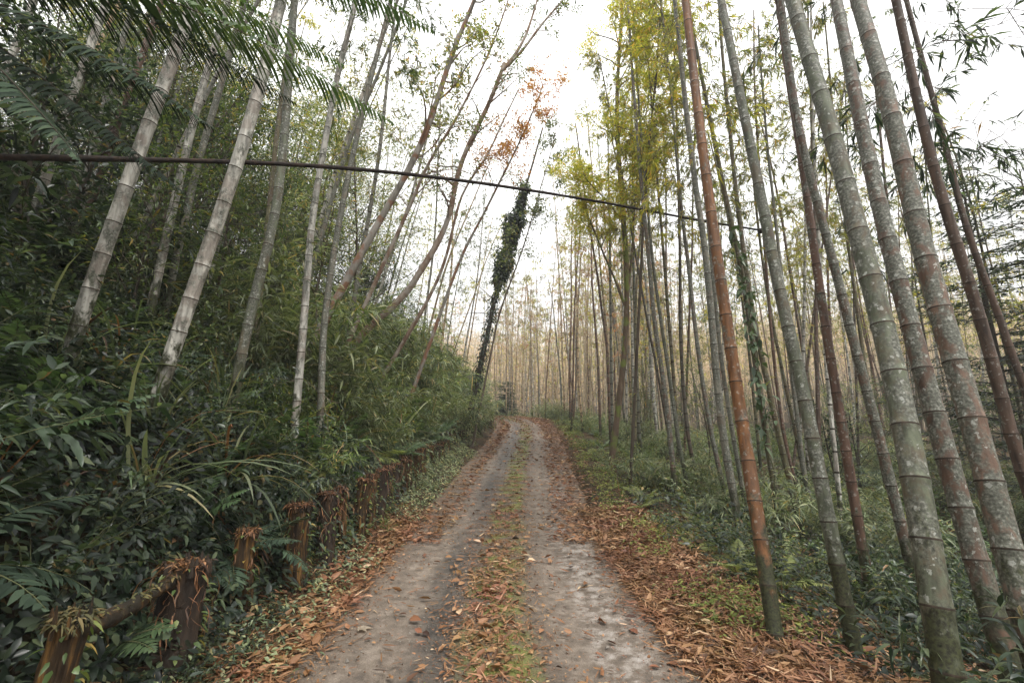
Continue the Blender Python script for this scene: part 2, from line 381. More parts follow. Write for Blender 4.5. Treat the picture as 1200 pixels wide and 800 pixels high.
m, nt, n, l = new_mat('forest_soil')
out = N_(n, 'ShaderNodeOutputMaterial'); p = N_(n, 'ShaderNodeBsdfPrincipled'); p.inputs['Roughness'].default_value = .95; p.inputs['Specular IOR Level'].default_value = .1
tc = N_(n, 'ShaderNodeTexCoord')
n1 = N_(n, 'ShaderNodeTexNoise'); n1.inputs['Scale'].default_value = .8; n1.inputs['Detail'].default_value = 10; n1.inputs['Roughness'].default_value = .75; l.new(tc.outputs['Object'], n1.inputs['Vector'])
r1 = ramp(n, [(.3, (.02, .018, .011)), (.45, (.036, .028, .017)), (.58, (.07, .046, .025)), (.72, (.045, .048, .021))]); l.new(n1.outputs[0], r1.inputs[0])
n2 = N_(n, 'ShaderNodeTexNoise'); n2.inputs['Scale'].default_value = 18; n2.inputs['Detail'].default_value = 6; l.new(tc.outputs['Object'], n2.inputs['Vector'])
mr = N_(n, 'ShaderNodeMapRange'); mr.inputs['From Min'].default_value = .3; mr.inputs['From Max'].default_value = .7; mr.inputs['To Min'].default_value = .5; mr.inputs['To Max'].default_value = 1.4; l.new(n2.outputs[0], mr.inputs[0])
vm = N_(n, 'ShaderNodeVectorMath', operation='SCALE'); l.new(r1.outputs[0], vm.inputs[0]); l.new(mr.outputs[0], vm.inputs['Scale']); l.new(vm.outputs[0], p.inputs['Base Color'])
b = N_(n, 'ShaderNodeBump'); b.inputs['Strength'].default_value = .8; b.inputs['Distance'].default_value = .05; l.new(n2.outputs[0], b.inputs['Height']); l.new(b.outputs[0], p.inputs['Normal']); l.new(p.outputs[0], out.inputs[0])
g_o = mb.build('ground', [m]); tag(g_o, 'steep forest bank and level forest floor of dark leafy soil', 'ground', kind='structure')

# road strip with uv in rnd attributes
RU = np.linspace(-1.56, 1.56, 33)
ids = np.arange(int(np.abs(RD[:, 1] + 6).argmin()), len(RD) - 5)
Ux = RU[None] + 0 * ids[:, None].astype(float)
edge = np.abs(RU)[None] > 1.3
along = ids[:, None] * .15
Ux = Ux + np.where(edge, np.sign(RU)[None] * (vnoise(along + RU[None] * 0, np.sign(RU)[None] * 9 + 0 * along, .8, 3) * .16), 0)
VX = RD[ids, 0][:, None] + RN[ids, 0][:, None] * Ux; VY = RD[ids, 1][:, None] + RN[ids, 1][:, None] * Ux
VZ = RD[ids, 2][:, None] + .012 + vnoise(VX, VY, .7, 8) * .018 - .02 * np.exp(-((np.abs(Ux) - .68) / .28) ** 2) - .03 * (np.abs(RU)[None] > 1.52)
mb = MB(); K_, J_ = VX.shape
i = np.arange(K_ - 1)[:, None] * J_; j = np.arange(J_ - 1)[None]
mb.add(np.stack([VX, VY, VZ], -1).reshape(-1, 3), quads=np.stack([i + j, i + j + 1, i + J_ + j + 1, i + J_ + j], -1).reshape(-1, 4), rnd=(Ux / 3.0 + .5).ravel())
m, nt, n, l = new_mat('worn_concrete')
out = N_(n, 'ShaderNodeOutputMaterial'); p = N_(n, 'ShaderNodeBsdfPrincipled')
a = N_(n, 'ShaderNodeAttribute', attribute_name='rnd'); tc = N_(n, 'ShaderNodeTexCoord')
def noise(sc, det=6, rough=.6, dist=0, vec=None):
    q = N_(n, 'ShaderNodeTexNoise'); q.inputs['Scale'].default_value = sc; q.inputs['Detail'].default_value = det; q.inputs['Roughness'].default_value = rough; q.inputs['Distortion'].default_value = dist
    l.new(vec or tc.outputs['Object'], q.inputs['Vector']); return q.outputs[0]
def math_(op, a_, b_, c_=None, clamp=False):
    q = N_(n, 'ShaderNodeMath', operation=op, use_clamp=clamp)
    for k_, v_ in enumerate((a_, b_, c_)):
        if v_ is None: continue
        if isinstance(v_, (int, float)): q.inputs[k_].default_value = v_
        else: l.new(v_, q.inputs[k_])
    return q.outputs[0]
def mixc(f_, a_, b_):
    q = N_(n, 'ShaderNodeMix', data_type='RGBA')
    for k_, v_ in ((0, f_), (6, a_), (7, b_)):
        if isinstance(v_, (int, float)): q.inputs[k_].default_value = v_
        elif isinstance(v_, tuple): q.inputs[k_].default_value = (*v_, 1)
        else: l.new(v_, q.inputs[k_])
    return q.outputs[2]
mpv = N_(n, 'ShaderNodeMapping'); mpv.inputs['Scale'].default_value = (1.6, .45, 1); l.new(tc.outputs['Object'], mpv.inputs[0])
nz = noise(1.3, 8, .68, .3, mpv.outputs[0]); nf = noise(150, 5, .75); nm = noise(7, 7, .7)
conc = ramp(n, [(.32, (.085, .067, .052)), (.5, (.16, .126, .096)), (.68, (.25, .206, .165))]); l.new(nm, conc.inputs[0])
u_ = math_('ADD', a.outputs['Fac'], math_('MULTIPLY', math_('SUBTRACT', nz, .5), .22))
# damp dark band left of the middle, pale scuffed band on the right track
dk = ramp(n, [(.24, (0, 0, 0)), (.34, (1, 1, 1)), (.44, (.7, .7, .7)), (.62, (.25, .25, .25)), (.68, (0, 0, 0))]); l.new(u_, dk.inputs[0])
dkm = math_('MULTIPLY', dk.outputs[0], math_('MULTIPLY_ADD', nz, 3.0, -.75, True))
c1 = mixc(math_('MULTIPLY', dkm, .92), conc.outputs[0], (.032, .029, .026))
pl = ramp(n, [(.74, (0, 0, 0)), (.80, (1, 1, 1)), (.87, (1, 1, 1)), (.93, (0, 0, 0))]); l.new(u_, pl.inputs[0])
c2 = mixc(math_('MULTIPLY', pl.outputs[0], math_('MULTIPLY_ADD', nm, 4.5, -2.1, True)), c1, (.36, .33, .30))
# brown soil stain along the middle and rims
so = ramp(n, [(.0, (1, 1, 1)), (.09, (.5, .5, .5)), (.16, (0, 0, 0)), (.38, (0, 0, 0)), (.46, (.9, .9, .9)), (.60, (.9, .9, .9)), (.68, (0, 0, 0)), (.88, (0, 0, 0)), (1, (.9, .9, .9))]); l.new(u_, so.inputs[0])
c3 = mixc(math_('MULTIPLY', so.outputs[0], math_('MULTIPLY_ADD', nm, 3.2, -1.1, True)), c2, (.095, .062, .036))
mo = ramp(n, [(.40, (0, 0, 0)), (.45, (1, 1, 1)), (.56, (1, 1, 1)), (.62, (0, 0, 0))]); l.new(u_, mo.inputs[0])
mn = noise(2.6, 6, .65)
c4 = mixc(math_('MULTIPLY', mo.outputs[0], math_('MULTIPLY_ADD', mn, 9, -3.9, True)), c3, (.14, .15, .03))
fr = N_(n, 'ShaderNodeMapRange'); fr.inputs['From Min'].default_value = .3; fr.inputs['From Max'].default_value = .7; fr.inputs['To Min'].default_value = .4; fr.inputs['To Max'].default_value = 1.6; l.new(nf, fr.inputs[0])
sc = N_(n, 'ShaderNodeVectorMath', operation='SCALE'); l.new(c4, sc.inputs[0]); l.new(fr.outputs[0], sc.inputs['Scale']); l.new(sc.outputs[0], p.inputs['Base Color'])
rr = N_(n, 'ShaderNodeMapRange'); rr.inputs['To Min'].default_value = .8; rr.inputs['To Max'].default_value = .5; l.new(dkm, rr.inputs[0]); l.new(rr.outputs[0], p.inputs['Roughness'])
b = N_(n, 'ShaderNodeBump'); b.inputs['Strength'].default_value = .9; b.inputs['Distance'].default_value = .012; l.new(math_('ADD', nf, nm), b.inputs['Height']); l.new(b.outputs[0], p.inputs['Normal']); l.new(p.outputs[0], out.inputs[0])
r_o = mb.build('road', [m]); tag(r_o, 'narrow worn concrete forest track with a mossy middle strip', 'road', kind='structure')

def road_z(x, y):
    u, i = road_uv(x, y)
    return np.where(np.abs(u) < 1.5, RD[i, 2] + .016, ground(x, y))

# ------------------------------------------------------------------ leaf litter
def grit():
    mb = MB(); n_ = 2600; s_ = 1.2 + 12 * rng.random(n_) ** 1.3; u_ = rng.uniform(-1.4, 1.4, n_); x, y = su(s_, u_); x = x + rng.normal(0, .05, n_); z = road_z(x, y)
    r_ = rng.uniform(.0025, .008, n_) * np.where(rng.random(n_) < .04, 2.2, 1)
    o = np.array([[1, 0, 0], [0, 1, 0], [-1, 0, 0], [0, -1, 0], [0, 0, 1], [0, 0, -1]], float); V = np.stack([x, y, z + r_ * .4], 1)[:, None] + (o[None] + rng.normal(0, .25, (n_, 6, 3))) * r_[:, None, None]
    T = np.array([[0, 1, 4], [1, 2, 4], [2, 3, 4], [3, 0, 4], [1, 0, 5], [2, 1, 5], [3, 2, 5], [0, 3, 5]]); mb.add(V.reshape(-1, 3), tris=(T[None] + (np.arange(n_) * 6)[:, None, None]).reshape(-1, 3))
    k = 260; s_ = 1.2 + 14 * rng.random(k); u_ = rng.normal(0, .8, k); x, y = su(s_, u_); z = road_z(x, y) + .008; az = rng.uniform(0, 6.28, k); L = rng.uniform(.05, .22, k); d = np.stack([np.cos(az), np.sin(az), 0 * az], 1) * L[:, None]
    p = np.stack([x, y, z], 1); p1 = p + d; p1[:, 2] = road_z(p1[:, 0], p1[:, 1]) + .01; segs(mb, p, p1, np.full(k, .0025), np.full(k, .0012), 1)
    tag(mb.build('gravel', [M['bark_grey'], M['twig']], smooth=False), 'loose grit and broken twigs scattered over the concrete', 'gravel', kind='stuff')
def litter():
    ss, uu, hh, big = [], [], [], []
    def band(n_, s0, s1, fu, hmax, bigp, pw=1.0):
        s_ = s0 + (s1 - s0) * rng.random(n_) ** pw; u_ = fu(n_)
        ss.append(s_); uu.append(u_); hh.append(rng.random(n_) * hmax); big.append(rng.random(n_) < bigp)
    band(27000, 1.2, 9, lambda k: 1.42 + np.abs(rng.normal(0, .5, k)) + rng.normal(0, .07, k), .05, .05, 1.3)
    band(14000, 7, 38, lambda k: .86 + np.abs(rng.normal(0, .6, k)) + rng.normal(0, .12, k), .06, .12, 1.25)
    band(9500, .8, 9, lambda k: -1.38 - np.abs(rng.normal(0, .38, k)) + rng.normal(0, .05, k), .04, .12, 1.2)
    band(6500, 7, 36, lambda k: -.9 - np.abs(rng.normal(0, .28, k)) + rng.normal(0, .08, k), .04, .12, 1.2)
    band(1700, 1.1, 6, lambda k: rng.normal(-.06, .2, k), .015, .1, 1.2)
    band(2600, 6, 34, lambda k: rng.normal(.05, .24, k), .02, .25, 1.2)
    band(600, 1.3, 8, lambda k: rng.uniform(-1.3, 1.3, k), .006, .2)
    nbig = sum(len(q) for q in ss)
    band(16000, 1.3, 12, lambda k: rng.normal(-.02, .24, k), .008, .3, 1.3); band(4000, 1.3, 12, lambda k: rng.uniform(-1.4, 1.4, k), .004, .3, 1.3); band(6000, 1.3, 12, lambda k: rng.choice([-1.0, 1.0], k) * (1.15 + np.abs(rng.normal(0, .3, k))), .01, .2, 1.3)
    nsm = sum(len(q) for q in ss)
    band(1500, 8, 36, lambda k: rng.uniform(-1.2, 1.2, k), .008, .3)
    s_ = np.concatenate(ss); u_ = np.concatenate(uu); h_ = np.concatenate(hh); bg = np.concatenate(big)
    x, y = su(s_, u_); x = x + rng.normal(0, .04, len(x)); y = y + rng.normal(0, .08, len(x)); z = road_z(x, y) + .006 + h_
    N = len(x); az = rng.uniform(0, 2 * pi, N)
    tl = rng.normal(0, .10, N) + np.where(h_ > .02, rng.normal(0, .2, N), 0)
    d = np.stack([np.cos(az) * np.cos(tl), np.sin(az) * np.cos(tl), np.abs(np.sin(tl)) * .6], 1)
    L = np.where(bg, rng.uniform(.07, .13, N), rng.uniform(.06, .15, N)); W = np.where(bg, L * rng.uniform(.35, .55, N), L * rng.uniform(.06, .13, N))
    L[nbig:nsm] *= rng.uniform(.12, .4, nsm - nbig); W[nbig:nsm] *= rng.uniform(.25, .5, nsm - nbig)
    far = 1 + np.clip((y - 9) / 25, 0, 1) * .7
    mb = MB(); r_ = np.clip(rng.normal(.5, .22, N), 0, 1)
    near = y < 9
    up = np.array([0, 0, 1.0]) + rng.normal(0, .45, (N, 3))
    base = np.stack([x, y, z], 1)
    leaves(mb, base[near], d[near], L[near], W[near], rng.normal(.0, .16, N)[near], True, 0, r_[near], up[near], .25)
    f = ~near
    leaves(mb, base[f], d[f], (L * far)[f], (W * far * 1.2)[f], 0, False, 0, r_[f], up[f], .2)
    o = mb.build('leaf_litter', [M['litter']])
    tag(o, 'drifts of dry orange brown bamboo leaves on the track and along its edges', 'leaf litter', kind='stuff')
litter(); grit()

def grass_stuff():
    mb = MB()
    n1 = 16000
    s_ = 1.2 + 24 * rng.random(n1) ** 1.6; u_ = rng.normal(-.03, .12, n1)
    x, y = su(s_, u_); k = vnoise(x, y, .5, 21) > .12; x, y = x[k], y[k]; z = road_z(x, y)
    d = np.stack([rng.normal(0, .7, len(x)), rng.normal(0, .7, len(x)), np.full(len(x), .8)], 1)
    leaves(mb, np.stack([x, y, z], 1), d, rng.uniform(.012, .04, len(x)), rng.uniform(.006, .012, len(x)), .2, False, 0)
    tag(mb.build('moss', [M['moss']]), 'yellow green moss patches along the middle of the track', 'moss', kind='stuff')
grass_stuff()

# ------------------------------------------------------------------ plant generators (local coords)
def g_broad(h=.8, nst=12, ll=.12, seed=0, mats=('leaf_dark', 'stem_green'), spread=.8, hi=True, wr=.42, pair=6):
    mb = MB(); B, D, Ls = [], [], []
    for k in range(nst):
        az = rng.uniform(0, 2 * pi); el = rng.uniform(.5, 1.4)
        d = np.array([math.cos(az) * math.cos(el), math.sin(az) * math.cos(el), math.sin(el)])
        p0 = np.array([rng.normal(0, .10), rng.normal(0, .10), -.05])
        path = arc(p0, d, h * rng.uniform(.6, 1.15), .7 * spread, 7, .05)
        tube(mb, path, np.linspace(.006, .002, len(path)), 3, 1)
        for t in np.linspace(.3, 1, pair):
            q, dd = at_path(path, t)
            sd = norm(np.cross(dd, [0, 0, 1.0]) + rng.normal(0, .25, 3))
            for sg in (-1, 1, 0):
                if sg == 0 and t < .95 and rng.random() < .6: continue
                B.append(q); D.append(sd * sg * .9 + dd * (.45 if sg else 1) + np.array([0, 0, rng.uniform(-.1, .25)])); Ls.append(ll * rng.uniform(.6, 1.15))
    B = np.array(B); D = np.array(D); Ls = np.array(Ls)
    leaves(mb, B, D, Ls, Ls * wr * rng.uniform(.85, 1.15, len(Ls)), rng.uniform(.15, .5, len(Ls)), hi, 0)
    return mb.mesh('broadleaf_plant', [M[mats[0]], M[mats[1]]])

def frond(mb, path, Lp, npairs, m=0, droop=.25, bip=False, fat=1.0, pw=.85, width=None, start=.15, rm=1, rr=.006):
    """pinnate frond along path"""
    tube(mb, path, np.linspace(rr, .0015, len(path)), 4, rm)
    B, D, Ls, Up = [], [], [], []
    for t in np.linspace(start, 1, npairs):
        q, dd = at_path(path, t)
        sd = norm(np.cross(dd, [0, 0, 1.0])); nn = np.cross(sd, dd)
        w = Lp * (math.sin(pi * min(1, (t - start) / (1 - start) * .78 + .2)) ** .9)
        for sg in (-1, 1):
            B.append(q); D.append(sd * sg + dd * .45 + rng.normal(0, .09, 3)); Ls.append(w * rng.uniform(.88, 1.08)); Up.append(nn)
    B = np.array(B); D = norm(np.array(D)); Ls = np.array(Ls); Up = np.array(Up)
    gap = np.linalg.norm(np.diff(path, axis=0), axis=1).sum() / npairs
    if not bip:
        leaves(mb, B, D, Ls, np.maximum(gap * pw, Ls * .12 if pw > .8 else 0 * Ls), droop, True, m, np.clip(rng.normal(.5, .2, len(B)), 0, 1), Up, .06)
    else:
        n2 = 26
        sds = norm(np.cross(D, Up))
        b2, d2, l2, u2 = [], [], [], []
        for t in np.linspace(.06, 1, n2):
            q = B + D * (Ls * t)[:, None] - np.array([0, 0, 1.0]) * (droop * Ls * t * t)[:, None]
            for sg in (-1, 1):
                b2.append(q); d2.append(sds * sg + D * .5); l2.append((.030 * fat * (1.1 - .75 * t)) * np.clip(Ls / .25, .45, 1.1) * rng.uniform(.8, 1.15, len(Ls))); u2.append(Up)
        b2 = np.concatenate(b2); d2 = np.concatenate(d2); l2 = np.concatenate(l2); u2 = np.concatenate(u2)
        leaves(mb, b2, d2, l2, np.full(len(l2), .0095 * fat), .2, False, m, np.clip(rng.normal(.5, .2, len(b2)), 0, 1), u2 + rng.normal(0, .15, u2.shape), .06)
        segs(mb, B, B + D * Ls[:, None] - np.array([0, 0, 1.0]) * (droop * Ls)[:, None], .0022, .0008, rm)

def g_fern(L=.8, nf=9, mat='fern', np_=20, el=(.5, 1.1), grav=1.2):
    mb = MB()
    for k in range(nf):
        az = k * 2 * pi / nf + rng.normal(0, .25); e = rng.uniform(*el)
        path = arc([0, 0, 0], [math.cos(az) * math.cos(e), math.sin(az) * math.cos(e), math.sin(e)], L * rng.uniform(.75, 1.15), grav * rng.uniform(.7, 1.2), 10)
        frond(mb, path, L * .23, np_, 0, .25)
    return mb.mesh('fern', [M[mat], M['stem_green']])

def ribbon(mb, path, w, m=0, rnd=0.5):
    t = norm(np.gradient(path, axis=0)); sd = norm(np.cross(t, [0, 0, 1.0]) + 1e-6)
    K = len(path); W = w * np.sin(np.linspace(.35, pi, K)) ** .7; W[-1] = .0005
    up = np.cross(sd, t)
    V = np.stack([path - sd * W[:, None] / 2 + up * W[:, None] * .15, path, path + sd * W[:, None] / 2 + up * W[:, None] * .15], 1)
    i = np.arange(K - 1)[:, None] * 3; j = np.arange(2)[None]
    mb.add(V.reshape(-1, 3), quads=np.stack([i + j, i + j + 1, i + 4 + j, i + 3 + j], -1).reshape(-1, 4), m=m, rnd=rnd)

def g_tuft(L=.7, nb=45, w=.018, mat='blade', dry=.12, grav=1.6, el=(.6, 1.5)):
    mb = MB()
    for k in range(nb):
        az = rng.uniform(0, 2 * pi); e = rng.uniform(*el)
        path = arc([rng.normal(0, .05), rng.normal(0, .05), -.03], [math.cos(az) * math.cos(e), math.sin(az) * math.cos(e), math.sin(e)], L * rng.uniform(.5, 1.2), grav * rng.uniform(.5, 1.4), 7)
        ribbon(mb, path, w * rng.uniform(.6, 1.2), 1 if rng.random() < dry else 0, rng.random())
    return mb.mesh('grass_tuft', [M[mat], M['dry']])

def g_dwarf(h=1.5, nst=12, ll=.16, mats=('leaf_grey', 'stem_green'), lw=.13, spread=.35):
    """leafy cane clump with long narrow leaves"""
    mb = MB(); B, D, Ls = [], [], []
    for k in range(nst):
        az = rng.uniform(0, 2 * pi); el = rng.uniform(.9, 1.5)
        path = arc([rng.normal(0, spread * .5), rng.normal(0, spread * .5), -.1], [math.cos(az) * math.cos(el), math.sin(az) * math.cos(el), math.sin(el)], h * rng.uniform(.55, 1.15), .9, 9, .06)
        tube(mb, path, np.linspace(.007, .002, len(path)), 3, 1)
        for t in np.linspace(.3, 1, 12):
            q, dd = at_path(path, t)
            for z in range(3):
                a2 = rng.uniform(0, 2 * pi); d2 = np.array([math.cos(a2), math.sin(a2), rng.uniform(-.1, .5)])
                tw = q + norm(d2) * rng.uniform(.05, .22) * h / 1.5
                segs(mb, [q], [tw], .002, .0012, 1)
                for y_ in range(3):
                    B.append(tw); D.append(d2 + rng.normal(0, .6, 3) + dd * .3); Ls.append(ll * rng.uniform(.6, 1.2))
    B = np.array(B); D = np.array(D); Ls = np.array(Ls)
    leaves(mb, B, D, Ls, Ls * lw, rng.uniform(.2, .7, len(Ls)), True, 0)
    return mb.mesh('cane_shrub', [M[mats[0]], M[mats[1]]])

def g_big(L=.55, nl=9, mat='leaf_mid'):
    mb = MB(); B, D, Ls = [], [], []
    for k in range(nl):
        az = rng.uniform(0, 2 * pi); e = rng.uniform(.6, 1.4)
        path = arc([0, 0, -.03], [math.cos(az) * math.cos(e), math.sin(az) * math.cos(e), math.sin(e)], rng.uniform(.25, .6), .5, 5)
        tube(mb, path, np.linspace(.007, .004, 6), 4, 1)
        dd = path[-1] - path[-2]
        blade = arc(path[-1], dd / np.linalg.norm(dd), L * rng.uniform(.7, 1.1), 1.7, 9)
        ribbon(mb, blade, L * .26, 0, rng.random() * .8)
    return mb.mesh('large_leaf_plant', [M[mat], M['stem_green']])

def clump_tree(path, r0, limbs, limb_len, twigs, lv, ll, mats, lw=.45, limb_from=.45, sides=8, rtop=.25, grav=-.1, spread=.28, leaf_droop=.3, wob=.18):
    """returns (trunk MB, crown MB) for a tree along path (local)"""
    tb, cb = MB(), MB()
    path = np.asarray(path, float); K = len(path)
    tube(tb, path, r0 * np.linspace(1, rtop, K) * (1 + .06 * rng.normal(0, 1, K)), sides)
    B, D = [], []
    for k in range(limbs):
        t = limb_from + (1 - limb_from) * (k + rng.random()) / limbs; q, dd = at_path(path, min(t, .999))
        az = rng.uniform(0, 2 * pi); o = np.array([math.cos(az), math.sin(az), rng.uniform(.1, .8)])
        Ll = limb_len * rng.uniform(.5, 1.1) * (1.15 - .5 * t)
        lp = arc(q, o + dd * .5, Ll, grav, 6, wob)
        rl = r0 * (1 - (1 - rtop) * t) * .45
        tube(tb, lp, np.linspace(rl, rl * .2, len(lp)), 5)
        for y_ in range(twigs):
            q2, d2 = at_path(lp, rng.uniform(.3, 1)); o2 = norm(d2 * .6 + rng.normal(0, .6, 3))
            tp = arc(q2, o2, Ll * rng.uniform(.2, .5), .25, 4, wob)
            tube(tb, tp, np.linspace(rl * .25, rl * .06 + .001, len(tp)), 3)
            c = np.concatenate([np.repeat(tp[2:], max(1, lv // 3), 0)])
            B.append(c + rng.normal(0, spread * Ll * .22, c.shape)); D.append(rng.normal(0, 1, c.shape) + d2)
    if B:
        B = np.concatenate(B); D = np.concatenate(D); Lf = ll * rng.uniform(.6, 1.2, len(B))
        leaves(cb, B, D, Lf, Lf * lw, leaf_droop, False, 0)
    return tb, cb

# ------------------------------------------------------------------ bamboo
def culm_mb(path, r0, sides=14, seg=.3, taper=.55, fine=True):
    path = np.asarray(path, float)
    t = np.concatenate([[0], np.cumsum(np.linalg.norm(np.diff(path, axis=0), axis=1))]); H = t[-1]
    nodes = [rng.uniform(.1, .25)]
    while nodes[-1] < H - .4: nodes.append(nodes[-1] + seg * rng.uniform(.9, 1.1) * (1 + .5 * min(1, nodes[-1] / 5)))
    st, rm, ms = [0], [1.0], []
    for a in nodes:
        if fine:
            for o, k, mm in ((-.05, 1.0, 0), (-.016, 1.045, 0), (-.007, 1.075, 0), (.005, 1.06, 1), (.012, 1.02, 0), (.05, .99, 0)):
                st.append(a + o); rm.append(k); ms.append(mm)
        else:
            for o, k, mm in ((-.02, 1.06, 0), (.02, 1.06, 1)):
                st.append(a + o); rm.append(k); ms.append(mm)
    st.append(H); rm.append(1); ms.append(0)
    st = np.array(st); ok = np.concatenate([[True], np.diff(st) > 1e-4]); 
    Pp = np.stack([np.interp(st, t, path[:, k]) for k in range(3)], 1)
    rad = r0 * (1 - taper * (st / H) ** 1.2) * np.array(rm)
    mb = MB(); tube(mb, Pp, rad, sides, np.array(ms))
    return mb, nodes, t, H

def bam_foliage(path, t, H, nodes, f0=.5, dens=1.0, bl=1.6, ll=.14, lw=.14, grav=1.1, hi=False, twn=6, lpt=5, fmax=1.0):
    mb = MB(); B, D = [], []
    s0, s1 = [], []
    for a in nodes:
        f = a / H
        if f < f0 or f > fmax: continue
        for k in range(rng.poisson(1.6 * dens)):
            q = np.array([np.interp(a, t, path[:, c]) for c in range(3)])
            az = rng.uniform(0, 2 * pi); el = rng.uniform(.1, 1.0)
            Lb = bl * rng.uniform(.5, 1.15) * (1.1 - .55 * max(0, (f - .6) / .4))
            bp = arc(q, [math.cos(az) * math.cos(el), math.sin(az) * math.cos(el), math.sin(el)], Lb, grav, 6, .06)
            s0.append(bp[:-1]); s1.append(bp[1:])
            for z in range(twn):
                q2, d2 = at_path(bp, rng.uniform(.2, 1)); o2 = norm(d2 * .5 + rng.normal(0, .6, 3) + [0, 0, -.2])
                e2 = q2 + o2 * Lb * rng.uniform(.12, .3)
                s0.append(q2[None]); s1.append(e2[None])
                w = rng.random((lpt, 1)); B.append(q2 + (e2 - q2) * (.35 + .65 * w)); D.append(o2 + rng.normal(0, .55, (lpt, 3)) + [0, 0, -.35])
    if s0: segs(mb, np.concatenate(s0), np.concatenate(s1), .005, .003, 1)
    if B:
        B = np.concatenate(B); D = np.concatenate(D); Lf = ll * rng.uniform(.6, 1.2, len(B))
        leaves(mb, B, D, Lf, Lf * lw, rng.uniform(.1, .5, len(B)), hi, 0)
    return mb

TINT = {  # base tint, lichen amount
    'rust': ((.19, .085, .032), .42), 'redbrown': ((.11, .062, .042), .45), 'brown': ((.085, .056, .04), .36), 'grey': ((.17, .16, .125), .7), 'green': ((.10, .11, .072), .66),
    'lichen': ((.125, .08, .056), .74), 'pale': ((.40, .385, .34), .55), 'straw': ((.33, .24, .14), .5), 'dark': ((.07, .06, .045), .35), 'mossy': ((.10, .09, .045), .45),
}
def hand_bamboo(pts, d, w, tint, label, group, H=None, f0=.55, dens=1.0, leafm='leaf_olive', low=0, sides=14, cat='bamboo', bl=1.7, ll=.15, dy=0.0):
    """pts: photo pixels from the foot upward; d: ground distance; w: pixel width low down"""
    d0, d1 = d if isinstance(d, tuple) else (d, d); d = d0
    p3 = [P(x, y, d0 + (d1 - d0) * k / (len(pts) - 1)) for k, (x, y) in enumerate(pts)]
    r0 = .5 * w * d / F
    dirv = p3[0] - p3[1]; dirv = dirv / abs(dirv[2]); dirv[:2] *= .8
    q = p3[0].copy(); guard = 0
    if q[2] > gz(q[0], q[1]):
        while q[2] > gz(q[0], q[1]) - .12 and guard < 400: q = q + dirv * .04; guard += 1
        p3 = [q] + p3
    else:
        while len(p3) > 2 and p3[1][2] < gz(p3[1][0], p3[1][1]): p3.pop(0)
    base = p3[0].copy()
    H = H or rng.uniform(13, 16)
    top = p3[-1]; dv = p3[-1] - p3[-2]; dv = dv / max(dv[2], .05)
    while top[2] < base[2] + H:
        dv = dv + np.array([rng.normal(0, .008), rng.normal(0, .02) + dy, 0]); top = top + dv * .5; p3.append(top.copy())
    path = np.array(p3)
    tt = np.concatenate([[0], np.cumsum(np.linalg.norm(np.diff(path, axis=0), axis=1))])
    s = np.linspace(0, tt[-1], 60); path = np.stack([np.interp(s, tt, path[:, k]) for k in range(3)], 1)
    Pp = np.pad(path, ((2, 2), (0, 0)), mode='reflect', reflect_type='odd')
    path = np.stack([np.convolve(Pp[:, k], np.ones(5) / 5, 'valid') for k in range(3)], 1)
    root = empty('bamboo', base); tag(root, label, cat, group)
    loc = path - base
    mb, nodes, t, Hh = culm_mb(loc, r0, sides, seg=.27 + r0 * .6, fine=d < 12)
    o = mb.build('culm', [M['culm'], M['node']], root); c, a = TINT[tint]; v = rng.uniform(.88, 1.12); o.color = (c[0] * v, c[1] * v, c[2] * v, a)
    fb = bam_foliage(loc, t, Hh, nodes, f0, dens * 1.8, bl, ll=ll, twn=8, lpt=8)
    if low:
        f2 = bam_foliage(loc, t, Hh, nodes, .06, low, 1.0, ll=.13, twn=3, lpt=3, fmax=f0)
        for k in range(len(f2.v)):
            pass
        if f2.n:
            off = fb.n; fb.v += f2.v; fb.r += f2.r; fb.t += [x + off for x in f2.t]; fb.q += [x + off for x in f2.q]; fb.tm += f2.tm; fb.qm += f2.qm; fb.n += f2.n
    if fb.n: fb.build('foliage', [M[leafm], M['twig']], root)
    return root

GR = 'large bamboo culms at the edge of the level grove'
GM = 'slim bamboo culms in the middle of the level grove'
GL = 'pale bamboo culms leaning over the uphill bank'
R = hand_bamboo
# nearest culms on the level side
R([(905, 718), (893, 640), (880, 560), (870, 500), (840, 300), (820, 150), (803, 0)], (3.95, 4.9), 16.5, 'rust', 'rust orange bamboo culm with a dark mossy foot beside the leaf litter', GR, f0=.66, dens=.35)
R([(997, 738), (960, 560), (945, 470), (910, 330), (898, 260), (875, 150), (855, 50), (845, 0)], (3.9, 4.9), 16, 'green', 'grey green bamboo culm standing next to the rust orange one, away from the track', GR, f0=.66, dens=.35)
R([(1012, 650), (990, 520), (970, 400), (955, 300), (940, 190), (925, 100), (912, 0)], 5.4, 10.5, 'redbrown', 'smooth reddish brown bamboo, first culm beyond the grey green one', GR, f0=.66, dens=.35)
R([(1068, 665), (1035, 530), (1000, 400), (975, 300), (955, 230), (935, 150), (922, 60), (915, 0)], 5.2, 11, 'lichen', 'brown bamboo speckled with white lichen that crosses behind the smooth reddish one', GR, f0=.66, dens=.35)
R([(1112, 800), (1080, 600), (1060, 490), (1040, 400), (1010, 290), (985, 190), (955, 90), (928, 0)], (2.65, 3.6), 29, 'green', 'thickest grey green bamboo culm with black node rings near the camera', GR, f0=.66, dens=.35)
R([(1178, 765), (1150, 680), (1105, 520), (1080, 430), (1050, 320), (1030, 240), (1010, 150), (990, 50), (980, 0)], (3.1, 4.1), 23, 'lichen', 'brown and grey mottled bamboo between the two thickest culms', GR, f0=.66, dens=.35)
R([(1230, 820), (1195, 700), (1160, 560), (1130, 460), (1100, 360), (1075, 270), (1045, 130), (1020, 50), (1005, 0)], (2.65, 3.5), 28, 'lichen', 'thick bamboo blotched white and rust with lichen, last thick culm before the frame edge', GR, f0=.66, dens=.35)
